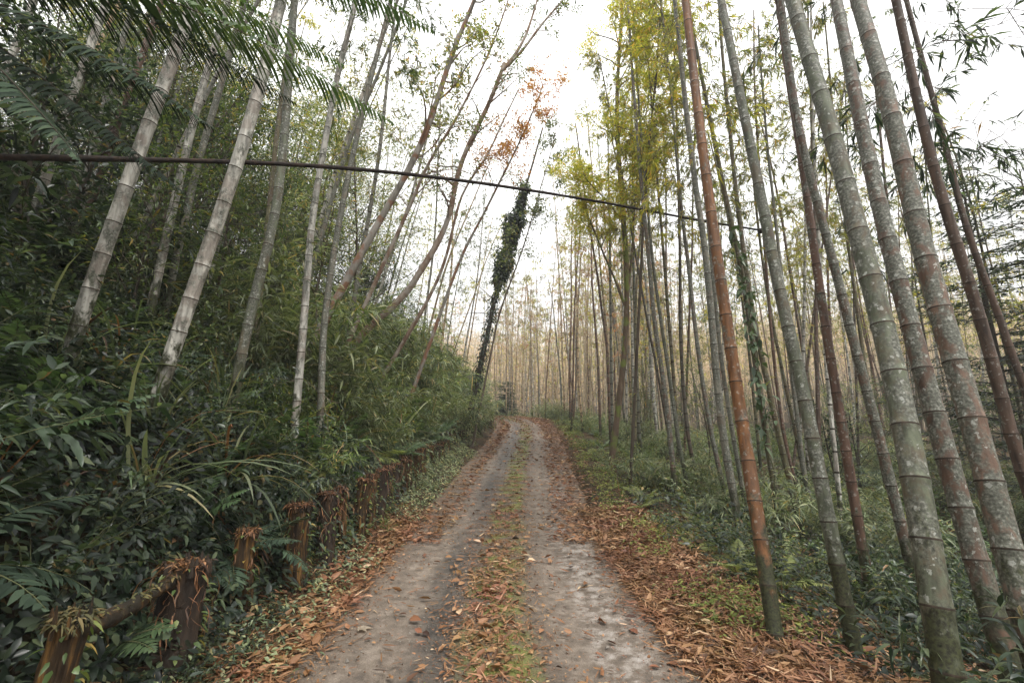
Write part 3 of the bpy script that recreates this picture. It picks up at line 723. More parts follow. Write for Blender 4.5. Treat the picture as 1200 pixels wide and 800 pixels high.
R([(1240, 660), (1200, 570), (1165, 430), (1130, 310), (1105, 240), (1075, 120), (1050, 0)], 4.6, 13, 'brown', 'plain dark brown bamboo without lichen near the frame edge', GR, f0=.4, leafm='leaf_dark', dens=.7, ll=.2)
R([(1225, 520), (1200, 455), (1160, 340), (1135, 280), (1100, 140), (1075, 50), (1062, 0)], 6.2, 8, 'brown', 'thin dark bamboo leaning behind the plain dark brown culm', GR, f0=.38, leafm='leaf_dark', dens=.8, ll=.18)
R([(866, 612), (850, 530), (841, 460), (833, 360), (825, 280), (815, 220), (803, 120), (795, 40)], 7.6, 9, 'grey', 'grey lichen covered bamboo just behind the rust orange culm on the track side', GR, f0=.45, leafm='leaf_yellow')
# slim culms of the middle grove
md = [
 ([(868, 560), (857, 500), (845, 420), (836, 330), (828, 240), (815, 120)], 9.0, 5, 'grey', 'slim grey bamboo squeezed between the rust orange culm and the grey lichen one'),
 ([(908, 575), (893, 480), (879, 380), (868, 310), (848, 220), (828, 120)], 8.5, 7, 'mossy', 'dark mossy bamboo hung with a climbing vine beyond the rust orange culm'),
 ([(930, 580), (910, 500), (900, 450), (884, 380), (872, 300), (862, 220), (850, 100)], 9.0, 7, 'mossy', 'dark bamboo crossing the vine hung culm at mid height'),
 ([(936, 580), (920, 520), (910, 450), (903, 380), (893, 250), (885, 120)], 11, 4.2, 'redbrown', 'thin brown bamboo on the near side of the grey green culm'),
 ([(950, 590), (943, 560), (932, 470), (922, 380), (908, 250)], 10, 5, 'grey', 'slim grey bamboo running close behind the grey green culm'),
 ([(962, 560), (960, 530), (958, 450), (956, 380), (957, 330), (955, 250), (950, 120)], 11, 5, 'brown', 'upright brown bamboo in the gap before the smooth reddish culm'),
 ([(935, 500), (944, 447), (952, 380), (962, 300), (975, 200)], 13, 3, 'brown', 'thin bamboo tilted the other way in the gap before the smooth reddish culm'),
 ([(1007, 570), (1003, 430), (1000, 330), (995, 200)], 13, 2.8, 'dark', 'very thin dark bamboo in the bright gap behind the smooth reddish culm'),
 ([(1040, 575), (1028, 520), (1012, 420), (1000, 330)], 10, 4.5, 'mossy', 'dark slim bamboo half hidden by the lichen speckled brown culm'),
 ([(842, 545), (838, 530), (832, 500), (822, 440), (814, 380), (808, 320), (800, 260), (790, 150)], 10.5, 5.5, 'lichen', 'slim mottled bamboo, first to the track side of the grey lichen culm'),
 ([(812, 540), (807, 520), (800, 450), (797, 380), (797, 300), (795, 220), (792, 100)], 12, 4.2, 'dark', 'slim upright dark bamboo, second on the track side of the grey lichen culm'),
 ([(800, 545), (795, 530), (790, 450), (784, 380), (778, 300), (771, 220), (762, 100)], 12, 4.2, 'mossy', 'slim dark bamboo, third on the track side of the grey lichen culm'),
 ([(803, 555), (797, 530), (790, 480), (783, 430), (775, 380), (765, 310), (755, 200)], 11, 4.6, 'green', 'slim bamboo close beside the broad brown mottled culm of the middle grove'),
 ([(790, 560), (787, 530), (782, 480), (775, 430), (767, 380), (760, 300), (752, 220), (742, 100)], 10.5, 6, 'lichen', 'broad brown mottled bamboo of the middle grove, nearest to the fern covered verge'),
 ([(782, 500), (778, 480), (770, 430), (762, 395), (745, 300), (740, 270), (728, 200)], 14, 3, 'dark', 'thin dark bamboo slanting from the mossy trunk toward the broad mottled culm'),
 ([(803, 500), (807, 390), (811, 300), (812, 220), (815, 120)], 15, 3, 'redbrown', 'thin reddish bamboo leaning gently away from the track, among slim dark culms'),
 ([(752, 540), (748, 500), (745, 400), (742, 300), (741, 200)], 15, 4, 'green', 'slim bamboo with leafy creepers right beside the mossy trunk'),
 ([(746, 530), (743, 470), (741, 400)], 17, 3, 'pale', 'thin pale bamboo at the back of the mossy trunk'),
 ([(716, 520), (711, 400), (706, 370), (700, 320), (688, 250), (678, 170)], 17, 3.4, 'redbrown', 'thin reddish bamboo, first on the track side of the mossy trunk'),
 ([(715, 515), (712, 400), (705, 330), (700, 270), (692, 180)], 19, 3, 'straw', 'thin straw coloured bamboo, second on the track side of the mossy trunk'),
 ([(718, 525), (716, 400), (715, 320), (714, 250), (712, 140)], 16, 3.4, 'grey', 'thin grey bamboo rising straight on the track side of the mossy trunk'),
]
for pts, d, w, tint, lab in md:
    R(pts, d, w, tint, lab, GM, H=rng.uniform(12, 15), f0=.48, dens=.5, leafm=random.choice(['leaf_yellow', 'leaf_olive', 'leaf_olive']), low=.12, sides=10, bl=1.4, ll=.17)

# culms on the uphill bank
lf = [
 ([(76, 430), (100, 355), (125, 285), (155, 200), (178, 135), (205, 65), (228, 0)], 4.2, 17, 'pale', 'stout pale bamboo with orange scars, lowest of the leaning culms on the bank'),
 ([(192, 440), (225, 345), (262, 240), (285, 170), (305, 100), (330, 0)], 4.6, 17, 'pale', 'stout whitish bamboo leaning across the middle of the bank with black rings'),
 ([(275, 455), (298, 345), (320, 270), (330, 200), (338, 100), (345, 0)], 5.6, 12, 'green', 'mossy green bamboo rising steeply behind the stout whitish one'),
 ([(348, 470), (355, 390), (365, 260), (380, 170), (395, 90), (418, 0)], 6.4, 9.5, 'pale', 'slender pale bamboo, upright at its foot and then leaning to the track'),
 ([(375, 500), (379, 380), (392, 290), (405, 220), (425, 130), (448, 40)], 6.9, 8.5, 'grey', 'slender grey bamboo nearest the track on the bank'),
 ([(35, 265), (70, 160), (100, 70), (122, 10)], 6.0, 11, 'pale', 'pale bamboo high on the bank near the frame edge, straight and clean'),
 ([(190, 300), (215, 190), (235, 110), (262, 20)], 6.6, 10, 'pale', 'pale bamboo, lower one of a close pair behind the two stout culms'),
 ([(207, 300), (232, 190), (262, 90), (285, 10)], 7.0, 9, 'grey', 'greyer bamboo, upper one of a close pair behind the two stout culms'),
 ([(122, 190), (150, 110), (172, 50), (190, 0)], 7.2, 9, 'redbrown', 'dark reddish bamboo crossing behind the stout pale culm'),
 ([(98, 225), (118, 140), (140, 60), (158, 0)], 7.8, 8, 'grey', 'dim grey bamboo uphill of the dark reddish one'),
 ([(316, 240), (324, 160), (332, 100), (344, 0)], 8, 7, 'mossy', 'thin dark mossy bamboo beside the mossy green one'),
 ([(0, 100), (18, 55), (38, 5)], 7.0, 10, 'pale', 'topmost pale bamboo on the bank, cut by the frame edge'),
 ([(268, 235), (283, 180), (300, 120), (325, 30)], 9, 6, 'pale', 'thin pale bamboo in the gap behind the stout whitish culm'),
 ([(400, 195), (415, 150), (440, 95), (462, 40)], 11, 6, 'grey', 'thin grey bamboo above the cable, uphill of the smooth grey tree'),
 ([(384, 230), (404, 170), (425, 110), (450, 40)], 12, 6, 'pale', 'thin pale bamboo above the cable leaning with its neighbours'),
]
for pts, d, w, tint, lab in lf:
    R(pts, d, w, tint, lab, GL, H=rng.uniform(11, 14), f0=.55, dens=.5, leafm=random.choice(['leaf_mid', 'leaf_olive']), low=.05 if w < 15 else 0, sides=14 if w > 9 else 10, ll=.17)

# repeated culms behind: variants then copies
def bam_variant(H, r0, leafm, lean, dens, ll, f0, far):
    z = np.linspace(0, H, 40); az = rng.uniform(0, 2 * pi)
    bend = lean * H * (z / H) ** 2.2
    path = np.stack([bend * math.cos(az) + .03 * np.sin(z * .7), bend * math.sin(az) + .03 * np.cos(z * .9), z], 1)
    mb, nodes, t, Hh = culm_mb(path, r0, 7 if far else 9, seg=.42 if far else .34, fine=False)
    cm = mb.mesh('culm', [M['culm'], M['node']])
    fb = bam_foliage(path, t, Hh, nodes, f0, dens, 1.5, ll=ll, lw=.15, twn=8, lpt=9)
    fm = fb.mesh('foliage', [M[leafm], M['twig_pale' if far else 'twig']])
    return cm, fm
VM = [bam_variant(rng.uniform(12, 15), .055, random.choice(['leaf_olive', 'leaf_yellow', 'leaf_mid']), rng.uniform(.02, .10), 1.0, .13, .4, False) for k in range(6)]
VF = [bam_variant(rng.uniform(12, 16), .055, lm, rng.uniform(.01, .09), .85, .15, .42, True) for lm in ('leaf_olive', 'leaf_yellow', 'leaf_tan', 'leaf_tan', 'leaf_olive', 'leaf_tan', 'leaf_orange', 'leaf_yellow')]
def rep_bamboo(x, y, var, tint, label, group, sc=1.0, tilt=(0, 0), th=1.0):
    z = gz(x, y) - .08
    root = empty('bamboo', (x, y, z)); tag(root, label, 'bamboo', group)
    root.rotation_euler = (tilt[0], tilt[1], rng.uniform(0, 2 * pi)); 
    cm, fm = var
    o = bpy.data.objects.new('culm', cm); COL.objects.link(o); o.parent = root; o.scale = (th, th, sc)
    c, a = TINT[tint]; v = rng.uniform(.85, 1.35); o.color = (c[0] * v, c[1] * v, c[2] * v, a)
    f = bpy.data.objects.new('foliage', fm); COL.objects.link(f); f.parent = root; f.scale = (1, 1, sc)
    return root
def scatter(n_, fx, mind, tries=60):
    pts = []
    for k in range(n_ * tries):
        if len(pts) >= n_: break
        x, y = fx()
        if all((x - a) ** 2 + (y - b_) ** 2 > mind * mind for a, b_ in pts): pts.append((x, y))
    return pts
# far stand beyond the bend and along the track
def far_pt():
    while True:
        y = rng.uniform(17, 50); x = rng.uniform(-9, 21)
        u, i_ = road_uv([x], [y]); u = u[0]
        if u > 2.2 and abs((600 + F * x / y) - 615) < 175 + 0 * x: return x, y
FAR_T = ['pale', 'straw', 'grey', 'pale', 'redbrown', 'straw']
FAR_L = {'pale': 'slender pale grey bamboo culm in the far stand beyond the bend of the track', 'straw': 'slender straw coloured bamboo culm in the far stand beyond the bend of the track',
         'grey': 'slender mottled grey bamboo culm in the far stand beyond the bend of the track', 'redbrown': 'slender reddish bamboo culm in the far stand beyond the bend of the track'}
for k, (x, y) in enumerate(scatter(135, far_pt, .55)):
    tn = random.choice(FAR_T + ['pale', 'straw']); rep_bamboo(x, y, random.choice(VF), tn, FAR_L[tn], 'far %s culms beyond the bend' % tn, rng.uniform(.8, 1.15), (rng.normal(0, .035), rng.normal(0, .04)), rng.uniform(.7, 1.15))
def side_pt():
    while True:
        y = rng.uniform(9, 34); x = rng.uniform(3, 32)
        px = 600 + F * x / y
        u, i_ = road_uv([x], [y])
        if 730 < px < 1230 and u[0] > 3 and x * x + y * y > 130: return x, y
SL = {'mossy': 'slender dark mossy bamboo culm deep inside the level grove', 'redbrown': 'slender reddish brown bamboo culm deep inside the level grove', 'grey': 'slender grey bamboo culm deep inside the level grove', 'brown': 'slender plain brown bamboo culm deep inside the level grove', 'pale': 'slender whitish bamboo culm deep inside the level grove'}
for k, (x, y) in enumerate(scatter(85, side_pt, .8)):
    tn = random.choice(list(SL)); rep_bamboo(x, y, random.choice(VM + VF[:2]), tn, SL[tn], '%s culms deep inside the level grove' % tn, rng.uniform(.75, 1.05), (rng.normal(0, .05), rng.normal(-.05, .05)), rng.uniform(.55, .95))
def bank_pt():
    while True:
        y = rng.uniform(7, 30); x = rng.uniform(-22, -2.5)
        px = 600 + F * x / y
        u, i_ = road_uv([x], [y])
        if -40 < px < 560 and u[0] < -3.6 and x * x + y * y > 85: return x, y
BL = {'pale': 'slender pale bamboo culm high on the uphill bank behind the leafy shrubs', 'grey': 'slender grey bamboo culm high on the uphill bank behind the leafy shrubs', 'straw': 'slender straw coloured bamboo culm high on the uphill bank behind the leafy shrubs'}
def lean_root(o, ang):     # lean toward +x in world
    o.rotation_mode = 'QUATERNION'
    from mathutils import Quaternion
    q = Quaternion((0, 1, 0), ang) @ Quaternion((1, 0, 0), float(rng.normal(0, .05))) @ Quaternion((0, 0, 1), float(rng.uniform(0, 6.28)))
    o.rotation_quaternion = q
for k, (x, y) in enumerate(scatter(52, bank_pt, .8)):
    tn = random.choice(list(BL)); o = rep_bamboo(x, y, random.choice(VM[:4] + VF[:2]), tn, BL[tn], '%s culms high on the uphill bank' % tn, rng.uniform(.7, 1.0), (0, 0), rng.uniform(.7, 1.1)); lean_root(o, rng.normal(.17, .07))

# ------------------------------------------------------------------ hand placed trees
def px_path(pts, d0, d1=None):
    d1 = d1 or d0; K = len(pts)
    return np.array([P(x, y, d0 + (d1 - d0) * k / max(1, K - 1)) for k, (x, y) in enumerate(pts)])
def smooth(path, n_=40, k=5):
    t = np.concatenate([[0], np.cumsum(np.linalg.norm(np.diff(path, axis=0), axis=1))]); s = np.linspace(0, t[-1], n_)
    q = np.stack([np.interp(s, t, path[:, c]) for c in range(3)], 1)
    h = k // 2; Pp = np.pad(q, ((h, h), (0, 0)), mode='reflect', reflect_type='odd')
    return np.stack([np.convolve(Pp[:, c], np.ones(k) / k, 'valid') for c in range(3)], 1)
def root_down(path):
    dv = path[0] - path[1]; dv = dv / max(abs(dv[2]), 1e-3); dv[:2] = np.clip(dv[:2], -1.2, 1.2); q = path[0].copy(); ex = []
    g = 0
    while q[2] > gz(q[0], q[1]) - .1 and g < 200: q = q + dv * .06; g += 1
    return np.concatenate([q[None], path]) if g else path
def px_tree(pts, d, w, bark, leafm, label, name='tree', limbs=10, limb_len=2.0, twigs=6, lv=9, ll=.1, limb_from=.5, extra=(), rtop=.3, extend=3.0, lw=.45, spread=.28):
    path = root_down(px_path(pts, d))
    dv = path[-1] - path[-2]; dv /= np.linalg.norm(dv)
    if extend: path = np.concatenate([path, arc(path[-1], dv, extend, -.1, 5, .06)[1:]])
    path = smooth(path); base = path[0].copy(); r0 = .5 * w * d / F
    tb, cb = clump_tree(path - base, r0, limbs, limb_len, twigs, lv, ll, None, limb_from=limb_from, sides=10, rtop=rtop, lw=lw, spread=spread)
    for e_pts, e_w in extra:
        ep = smooth(px_path(e_pts, d), 16, 3); r_ = .5 * e_w * d / F
        t2, c2 = clump_tree(ep - base, r_, max(3, limbs // 2), limb_len * .7, twigs, lv, ll, None, limb_from=.35, sides=7, rtop=.3, lw=lw, spread=spread)
        for src, dst in ((t2, tb), (c2, cb)):
            if src.n:
                off = dst.n; dst.v += src.v; dst.r += src.r; dst.t += [x + off for x in src.t]; dst.q += [x + off for x in src.q]; dst.tm += src.tm; dst.qm += src.qm; dst.n += src.n
    root = empty(name, base); tag(root, label, 'tree')
    tb.build('trunk', [M[bark]], root)
    if cb.n: cb.build('crown', [M[leafm]], root)
    return root, base
px_tree([(412, 318), (435, 276), (460, 232), (476, 205), (490, 180), (512, 120), (530, 60), (557, 0)], 9, 11, 'bark_grey', 'leaf_olive', 'smooth grey tree with a rusty lower trunk leaning over the cable toward the track', limb_from=.38, limbs=20, lv=24, ll=.09, extend=4, twigs=8)
px_tree([(456, 295), (476, 251), (490, 221), (501, 189), (530, 150), (548, 112), (562, 88), (580, 45)], 10, 6, 'bark_red', 'leaf_olive', 'thin reddish tree running parallel beside the smooth grey leaning tree', limb_from=.42, limbs=18, lv=20, ll=.085, extend=1.5, limb_len=1.7)
px_tree([(427, 389), (443, 370), (473, 353), (479, 337), (495, 315), (512, 287), (528, 254), (535, 205), (552, 162), (569, 132), (589, 81)], 11, 9, 'bark_red', 'leaf_mid', 'crooked rusty tree with an elbow near its foot and a forked top against the sky', limb_from=.5, limbs=14, lv=18, ll=.085, extend=.2, rtop=.55, limb_len=1.8,
        extra=[([(588, 83), (602, 67), (616, 44), (630, 0), (640, -45)], 5), ([(588, 83), (609, 64), (636, 27), (660, 0), (690, -30)], 4.5)], twigs=5)
px_tree([(485, 380), (504, 348), (523, 304), (534, 251), (545, 216), (556, 205), (573, 180), (590, 140)], 12.5, 5.5, 'bark_red', 'leaf_orange', 'slim pinkish tree with sparse orange leaves between the crooked tree and the cable', limb_from=.62, limbs=14, lv=12, ll=.085, extend=1.2, limb_len=1.8, twigs=8)
px_tree([(513, 376), (534, 317), (545, 290), (567, 251), (583, 218), (597, 191), (612, 160), (625, 130)], 13, 5, 'bark_grey', 'leaf_orange', 'slim grey tree with coral orange leaves reaching toward the strip of sky', limb_from=.64, limbs=18, lv=20, ll=.10, extend=1.0, limb_len=2.0, twigs=9)
px_tree([(574, 420), (585, 365), (597, 335), (615, 285), (632, 225), (646, 178)], 17, 3, 'twig', 'leaf_grey', 'spindly bare tree with a tuft of grey brown leaves, beyond the ivy column', limb_from=.45, limbs=20, lv=24, ll=.12, extend=1.0, limb_len=2.0, twigs=8)
# mossy trunk on the level side
px_tree([(718, 530), (722, 500), (730, 430), (734, 400), (735, 330), (733, 280), (727, 220), (722, 120), (728, 30)], 14, 7.5, 'bark_moss', 'leaf_yellow', 'mossy trunk with a yellow leafed crown where the level grove meets the track', limb_from=.42, limbs=34, lv=42, ll=.15, extend=3, limb_len=2.6, twigs=8, rtop=.5, lw=.22,
        extra=[([(732, 358), (724, 335), (715, 315), (702, 285), (690, 255), (672, 205)], 3.4), ([(735, 345), (740, 310), (743, 250), (750, 170), (765, 90)], 3.4)])
px_tree([(752, 300), (757, 200), (768, 100), (775, 0)], 11, 4, 'bark_dark', 'leaf_yellow', 'slim tree thick with drooping yellow green leaves above the mossy trunk', limb_from=.42, limbs=44, lv=48, ll=.14, extend=3, limb_len=1.9, twigs=9, lw=.2, rtop=.4)
# ivy column
ivp = px_path([(548, 495), (557, 455), (570, 397), (582, 340), (590, 310), (600, 270), (610, 238), (622, 200), (636, 150)], 19)
ivp = smooth(root_down(ivp)); base = ivp[0].copy()
root = empty('ivy_clad_tree', base); tag(root, 'slanting dark trunk wrapped at the top in a column of thick ivy', 'tree')
tb = MB(); tube(tb, ivp - base, np.linspace(.13, .035, len(ivp)), 9)
for k in range(14):
    q, dd = at_path(ivp - base, rng.uniform(.3, .95)); tp = arc(q, norm(rng.normal(0, 1, 3) + [0, 0, .4]), rng.uniform(.5, 1.8), .1, 6, .15); tube(tb, tp, np.linspace(.02, .004, 7), 4)
tb.build('trunk', [M['bark_dark']], root)
cb = MB(); nI = 4200
tt = np.clip(.42 + .46 * rng.beta(1.3, 1.3, nI) * .80, 0, 1); qs = np.array([at_path(ivp - base, min(.999, t))[0] for t in tt])
rad_ = (.08 + .25 * np.sin(pi * np.clip((tt - .40) / .40, 0, 1)) ** .8) * (1 + .5 * np.sin(tt * 41) + .3 * np.sin(tt * 97)) * np.sqrt(rng.random(nI)); az = rng.uniform(0, 2 * pi, nI)
off = np.stack([np.cos(az) * rad_, np.sin(az) * rad_, rng.normal(0, .12, nI)], 1)
leaves(cb, qs + off, off + [0, 0, -.25] + rng.normal(0, .2, (nI, 3)), rng.uniform(.1, .2, nI), rng.uniform(.08, .14, nI), .4, False, 0)
tt = rng.uniform(.02, .42, 900); qs = np.array([at_path(ivp - base, t)[0] for t in tt]); az = rng.uniform(0, 2 * pi, 900)
off = np.stack([np.cos(az), np.sin(az), 0 * az], 1) * rng.uniform(.12, .25, (900, 1)); leaves(cb, qs + off, off + [0, 0, -.2], .1, .07, .4, False, 0)
for k in range(40):
    q, dd = at_path(ivp - base, rng.uniform(.42, .76)); ph = arc(q, norm(rng.normal(0, 1, 3)), rng.uniform(.3, .8), 1.6, 6, .2); tube(cb, ph, .006, 3)
    qq = np.repeat(ph, 4, 0); leaves(cb, qq + rng.normal(0, .04, qq.shape), rng.normal(0, 1, qq.shape) + [0, 0, -.5], rng.uniform(.08, .15, len(qq)), .09, .4, False, 0)
cb.build('ivy', [M['leaf_dark']], root)

# conifers
def conifer(H, r, nwh, mat, ll, seedv, dens=1.0, droop=.15):
    tb, cb = MB(), MB(); tube(tb, np.stack([0 * np.linspace(0, 1, 12), .05 * np.sin(np.linspace(0, 3, 12)), np.linspace(-.15, H, 12)], 1), np.linspace(H * .012, .01, 12), 7)
    B, D, Lx = [], [], []
    for k in range(nwh):
        z = H * (.12 + .86 * k / nwh); R_ = r * (1 - (z / H)) ** .8 + .15
        for y_ in range(rng.integers(3, 6)):
            az = rng.uniform(0, 2 * pi); bp = arc([0, 0, z], [math.cos(az), math.sin(az), .15], R_ * rng.uniform(.7, 1.15), droop, 6, .05)
            tube(tb, bp, np.linspace(.018, .003, 7), 3)
            npt = int(26 * dens * max(.35, R_ / r)); w = rng.random(npt) ** .8
            q = np.array([at_path(bp, t)[0] for t in w]); sd = np.array([-math.sin(az), math.cos(az), 0])
            s_ = rng.choice([-1, 1], npt)[:, None]; d_ = sd * s_ + np.array([math.cos(az), math.sin(az), -.1]) * .8
            for e in (0, .35, .7):
                o_ = norm(d_) * (e * ll * 2.2); B.append(q + o_ + rng.normal(0, .03, q.shape)); D.append(d_ + rng.normal(0, .25, d_.shape)); Lx.append(np.full(npt, ll))
    B = np.concatenate(B); D = np.concatenate(D); Lx = np.concatenate(Lx) * rng.uniform(.6, 1.2, len(B))
    leaves(cb, B, D, Lx, Lx * .28, .15, False, 0)
    return tb, cb
def put_conifer(px, d, H, r, nwh, label, mat='leaf_dark', ll=.16, dens=1.0):
    x = (px - 600) / F * d; base = np.array([x, d, gz(x, d)])
    tb, cb = conifer(H, r, nwh, mat, ll, 0, dens); root = empty('conifer', base); tag(root, label, 'tree')
    tb.build('trunk', [M['bark_dark']], root); cb.build('crown', [M[mat]], root)
put_conifer(1178, 11.5, 9.5, 3.0, 26, 'dark layered conifer behind the plain brown bamboo near the frame edge', dens=2.0)
put_conifer(1255, 9.5, 8.0, 2.6, 24, 'dark conifer half out of the frame beside the layered one', dens=1.7)
put_conifer(1095, 17, 8, 2.4, 20, 'smaller dark conifer deeper in the level grove', dens=1.4)
put_conifer(593, 38, 3.2, 1.0, 16, 'small dark conical conifer at the outer edge of the bend', ll=.2, dens=1.6)

# ------------------------------------------------------------------ understory trees on the bank
def under_variant(H, mat, ll, limbs, lv, lw, spread=.3):
    z = np.linspace(0, H, 14); path = np.stack([.12 * np.sin(z * .8) * z / 3, .1 * np.cos(z * .7) * z / 3, z], 1)
    tb, cb = clump_tree(path, .045, limbs, H * .42, 7, lv, ll, None, limb_from=.18, sides=6, rtop=.2, lw=lw, spread=spread)
    return tb.mesh('trunk', [M['bark_dark']]), cb.mesh('crown', [M[mat]])
UV = [under_variant(4.5, 'leaf_dark', .15, 26, 12, .30), under_variant(3.6, 'leaf_dark', .13, 24, 12, .42), under_variant(5.2, 'leaf_mid', .15, 26, 11, .25), under_variant(4.2, 'leaf_grey', .17, 24, 11, .18), under_variant(3.4, 'leaf_mid', .12, 22, 12, .4)]
UL = ['young dark leaved tree among the bamboo on the uphill bank', 'bushy dark tree among the bamboo on the uphill bank', 'tall green sapling among the bamboo on the uphill bank', 'grey green narrow leaved sapling on the uphill bank', 'rounded fresh green sapling on the uphill bank']
def put_tree(x, y, k, sc, group, labels=UL, lean=.1):
    root = empty('young_tree', (x, y, gz(x, y) - .1)); tag(root, labels[k], 'tree', group + ', kind ' + ('one', 'two', 'three', 'four', 'five')[k])
    root.scale = (sc,) * 3; root.rotation_euler = (rng.normal(0, .06), lean + rng.normal(0, .06), 0)
    rz = rng.uniform(0, 6.28)
    for nm, me in zip(('trunk', 'crown'), UV[k]):
        o = bpy.data.objects.new(nm, me); COL.objects.link(o); o.parent = root; o.rotation_euler = (0, 0, rz)
def ub_pt():
    while True:
        y = rng.uniform(4.5, 26); x = rng.uniform(-20, -3)
        px = 600 + F * x / y; u, i_ = road_uv([x], [y])
        if -60 < px < 470 and u[0] < -5.2: return x, y
for x, y in scatter(54, ub_pt, .95):
    k = rng.integers(0, 3) if x / y < -.55 else rng.integers(1, 5); put_tree(x, y, int(k), rng.uniform(.6, 1.15), 'young trees on the uphill bank')
RLB = ['young dark tree in the undergrowth of the level grove', 'bushy dark tree in the undergrowth of the level grove', 'tall green sapling in the undergrowth of the level grove', 'grey green sapling in the undergrowth of the level grove', 'rounded fresh green sapling in the undergrowth of the level grove']
def ur_pt():
    while True:
        y = rng.uniform(11, 34); x = rng.uniform(4, 26); px = 600 + F * x / y; u, i_ = road_uv([x], [y])
        if 745 < px < 1250 and u[0] > 4: return x, y
for x, y in scatter(26, ur_pt, 1.6): put_tree(x, y, int(rng.integers(0, 5)), rng.uniform(.4, .75), 'young trees of the level grove', RLB, 0)

TV = [under_variant(8.5, 'leaf_mid', .16, 40, 22, .24), under_variant(9.5, 'leaf_olive', .16, 40, 22, .22), under_variant(7.5, 'leaf_dark', .15, 38, 24, .3)]
TL = ['tall slender tree with fresh green crown high on the bank', 'tall slender tree with olive yellow crown high on the bank', 'tall slender tree with dark crown high on the bank']
def tb_pt():
    while True:
        y = rng.uniform(11, 26); x = rng.uniform(-24, -3)
        px = 600 + F * x / y; u, i_ = road_uv([x], [y])
        if -60 < px < 440 and u[0] < -4.6: return x, y
for x, y in scatter(26, tb_pt, 1.5):
    k = int(rng.integers(0, 3)) if x / y < -.5 else int(rng.integers(0, 2))
    root = empty('canopy_tree', (x, y, gz(x, y) - .1)); tag(root, TL[k], 'tree', ('green', 'olive', 'dark')[k] + ' canopy trees high on the bank')
    root.scale = (1, 1, rng.uniform(.8, 1.1)); root.rotation_euler = (rng.normal(0, .05), rng.normal(.12, .06), 0); rz = rng.uniform(0, 6.28)
    for nm, me in zip(('trunk', 'crown'), TV[k]):
        o = bpy.data.objects.new(nm, me); COL.objects.link(o); o.parent = root; o.rotation_euler = (0, 0, rz)

# far hillside: a bamboo forest that reads as one mass
def far_forest():
    cb = MB(); N = 2600
    y = rng.uniform(44, 105, N * 2); x = rng.uniform(-75, 95, N * 2); u, i_ = road_uv(x, y); k = (u > 5) & (np.abs(x / y) < 1.25); x, y = x[k][:N], y[k][:N]; z = ground(x, y) - .1; N = len(x)
    H = rng.uniform(5.5, 9.5, N); top = np.stack([x + rng.normal(0, .5, N), y + rng.normal(0, .5, N), z + H], 1); base = np.stack([x, y, z], 1)
    segs(cb, base, top, np.full(N, .06), np.full(N, .025), 1)
    nl = 60; w = rng.beta(2.2, 1.5, (N, nl)); tint = np.clip(rng.normal(.5, .2, (N, 1)) + rng.normal(0, .15, (N, nl)), 0, 1)
    b = base[:, None] + (top - base)[:, None] * w[..., None] + rng.normal(0, .55, (N, nl, 3)); b = b.reshape(-1, 3); wh = rng.random(len(b))
    for a, c, mm in ((0, .84, 0), (.84, .9, 2), (.9, 1.1, 3)):
        q = (wh >= a) & (wh < c); leaves(cb, b[q], rng.normal(0, 1, (q.sum(), 3)) + [0, 0, -.6], rng.uniform(.3, .6, q.sum()), rng.uniform(.09, .17, q.sum()), .3, False, mm, tint.ravel()[q])
    tag(cb.build('forest', [M['leaf_tan'], M['twig_pale'], M['leaf_yellow'], M['leaf_olive']]), 'distant autumn coloured bamboo forest covering the rising hillside', 'forest', kind='stuff')
far_forest()
def grove_mass():
    cb = MB(); y = rng.uniform(24, 48, 900); x = rng.uniform(-10, 44, 900); u, i_ = road_uv(x, y); k = (u > 3.2) & (np.abs(x / y) < 1.1); x, y = x[k][:230], y[k][:230]; z = ground(x, y) - .1; N = len(x)
    H = rng.uniform(9, 14, N); base = np.stack([x, y, z], 1); top = base + np.stack([rng.normal(0, .7, N), rng.normal(0, .7, N), H], 1)
    prev = base
    for j in range(1, 8):
        t = j / 7; cur = base + (top - base) * t + np.stack([.12 * np.sin(t * 5 + x), .12 * np.cos(t * 4 + y), 0 * x], 1) * t
        segs(cb, prev, cur, .048 * (1 - .75 * (t - 1 / 7)) + 0 * x, .048 * (1 - .75 * t) + 0 * x, 1); prev = cur
    w = rng.beta(3, 1.6, (N, 170)); b = (base[:, None] + (top - base)[:, None] * w[..., None] + rng.normal(0, .55, (N, 170, 3))).reshape(-1, 3); wh = np.repeat(rng.random(N), 170)
    for a, c, mm in ((0, .66, 0), (.66, .9, 2), (.9, 1.1, 3)):
        q = (wh >= a) & (wh < c); leaves(cb, b[q], rng.normal(0, 1, (q.sum(), 3)) + [0, 0, -.6], rng.uniform(.12, .24, q.sum()), rng.uniform(.025, .04, q.sum()), .3, False, mm)
    tag(cb.build('bamboo_thicket', [M['leaf_tan'], M['twig_pale'], M['leaf_olive'], M['leaf_yellow']]), 'thicket of thin pale culms filling the back of the grove', 'thicket', kind='stuff')
grove_mass()

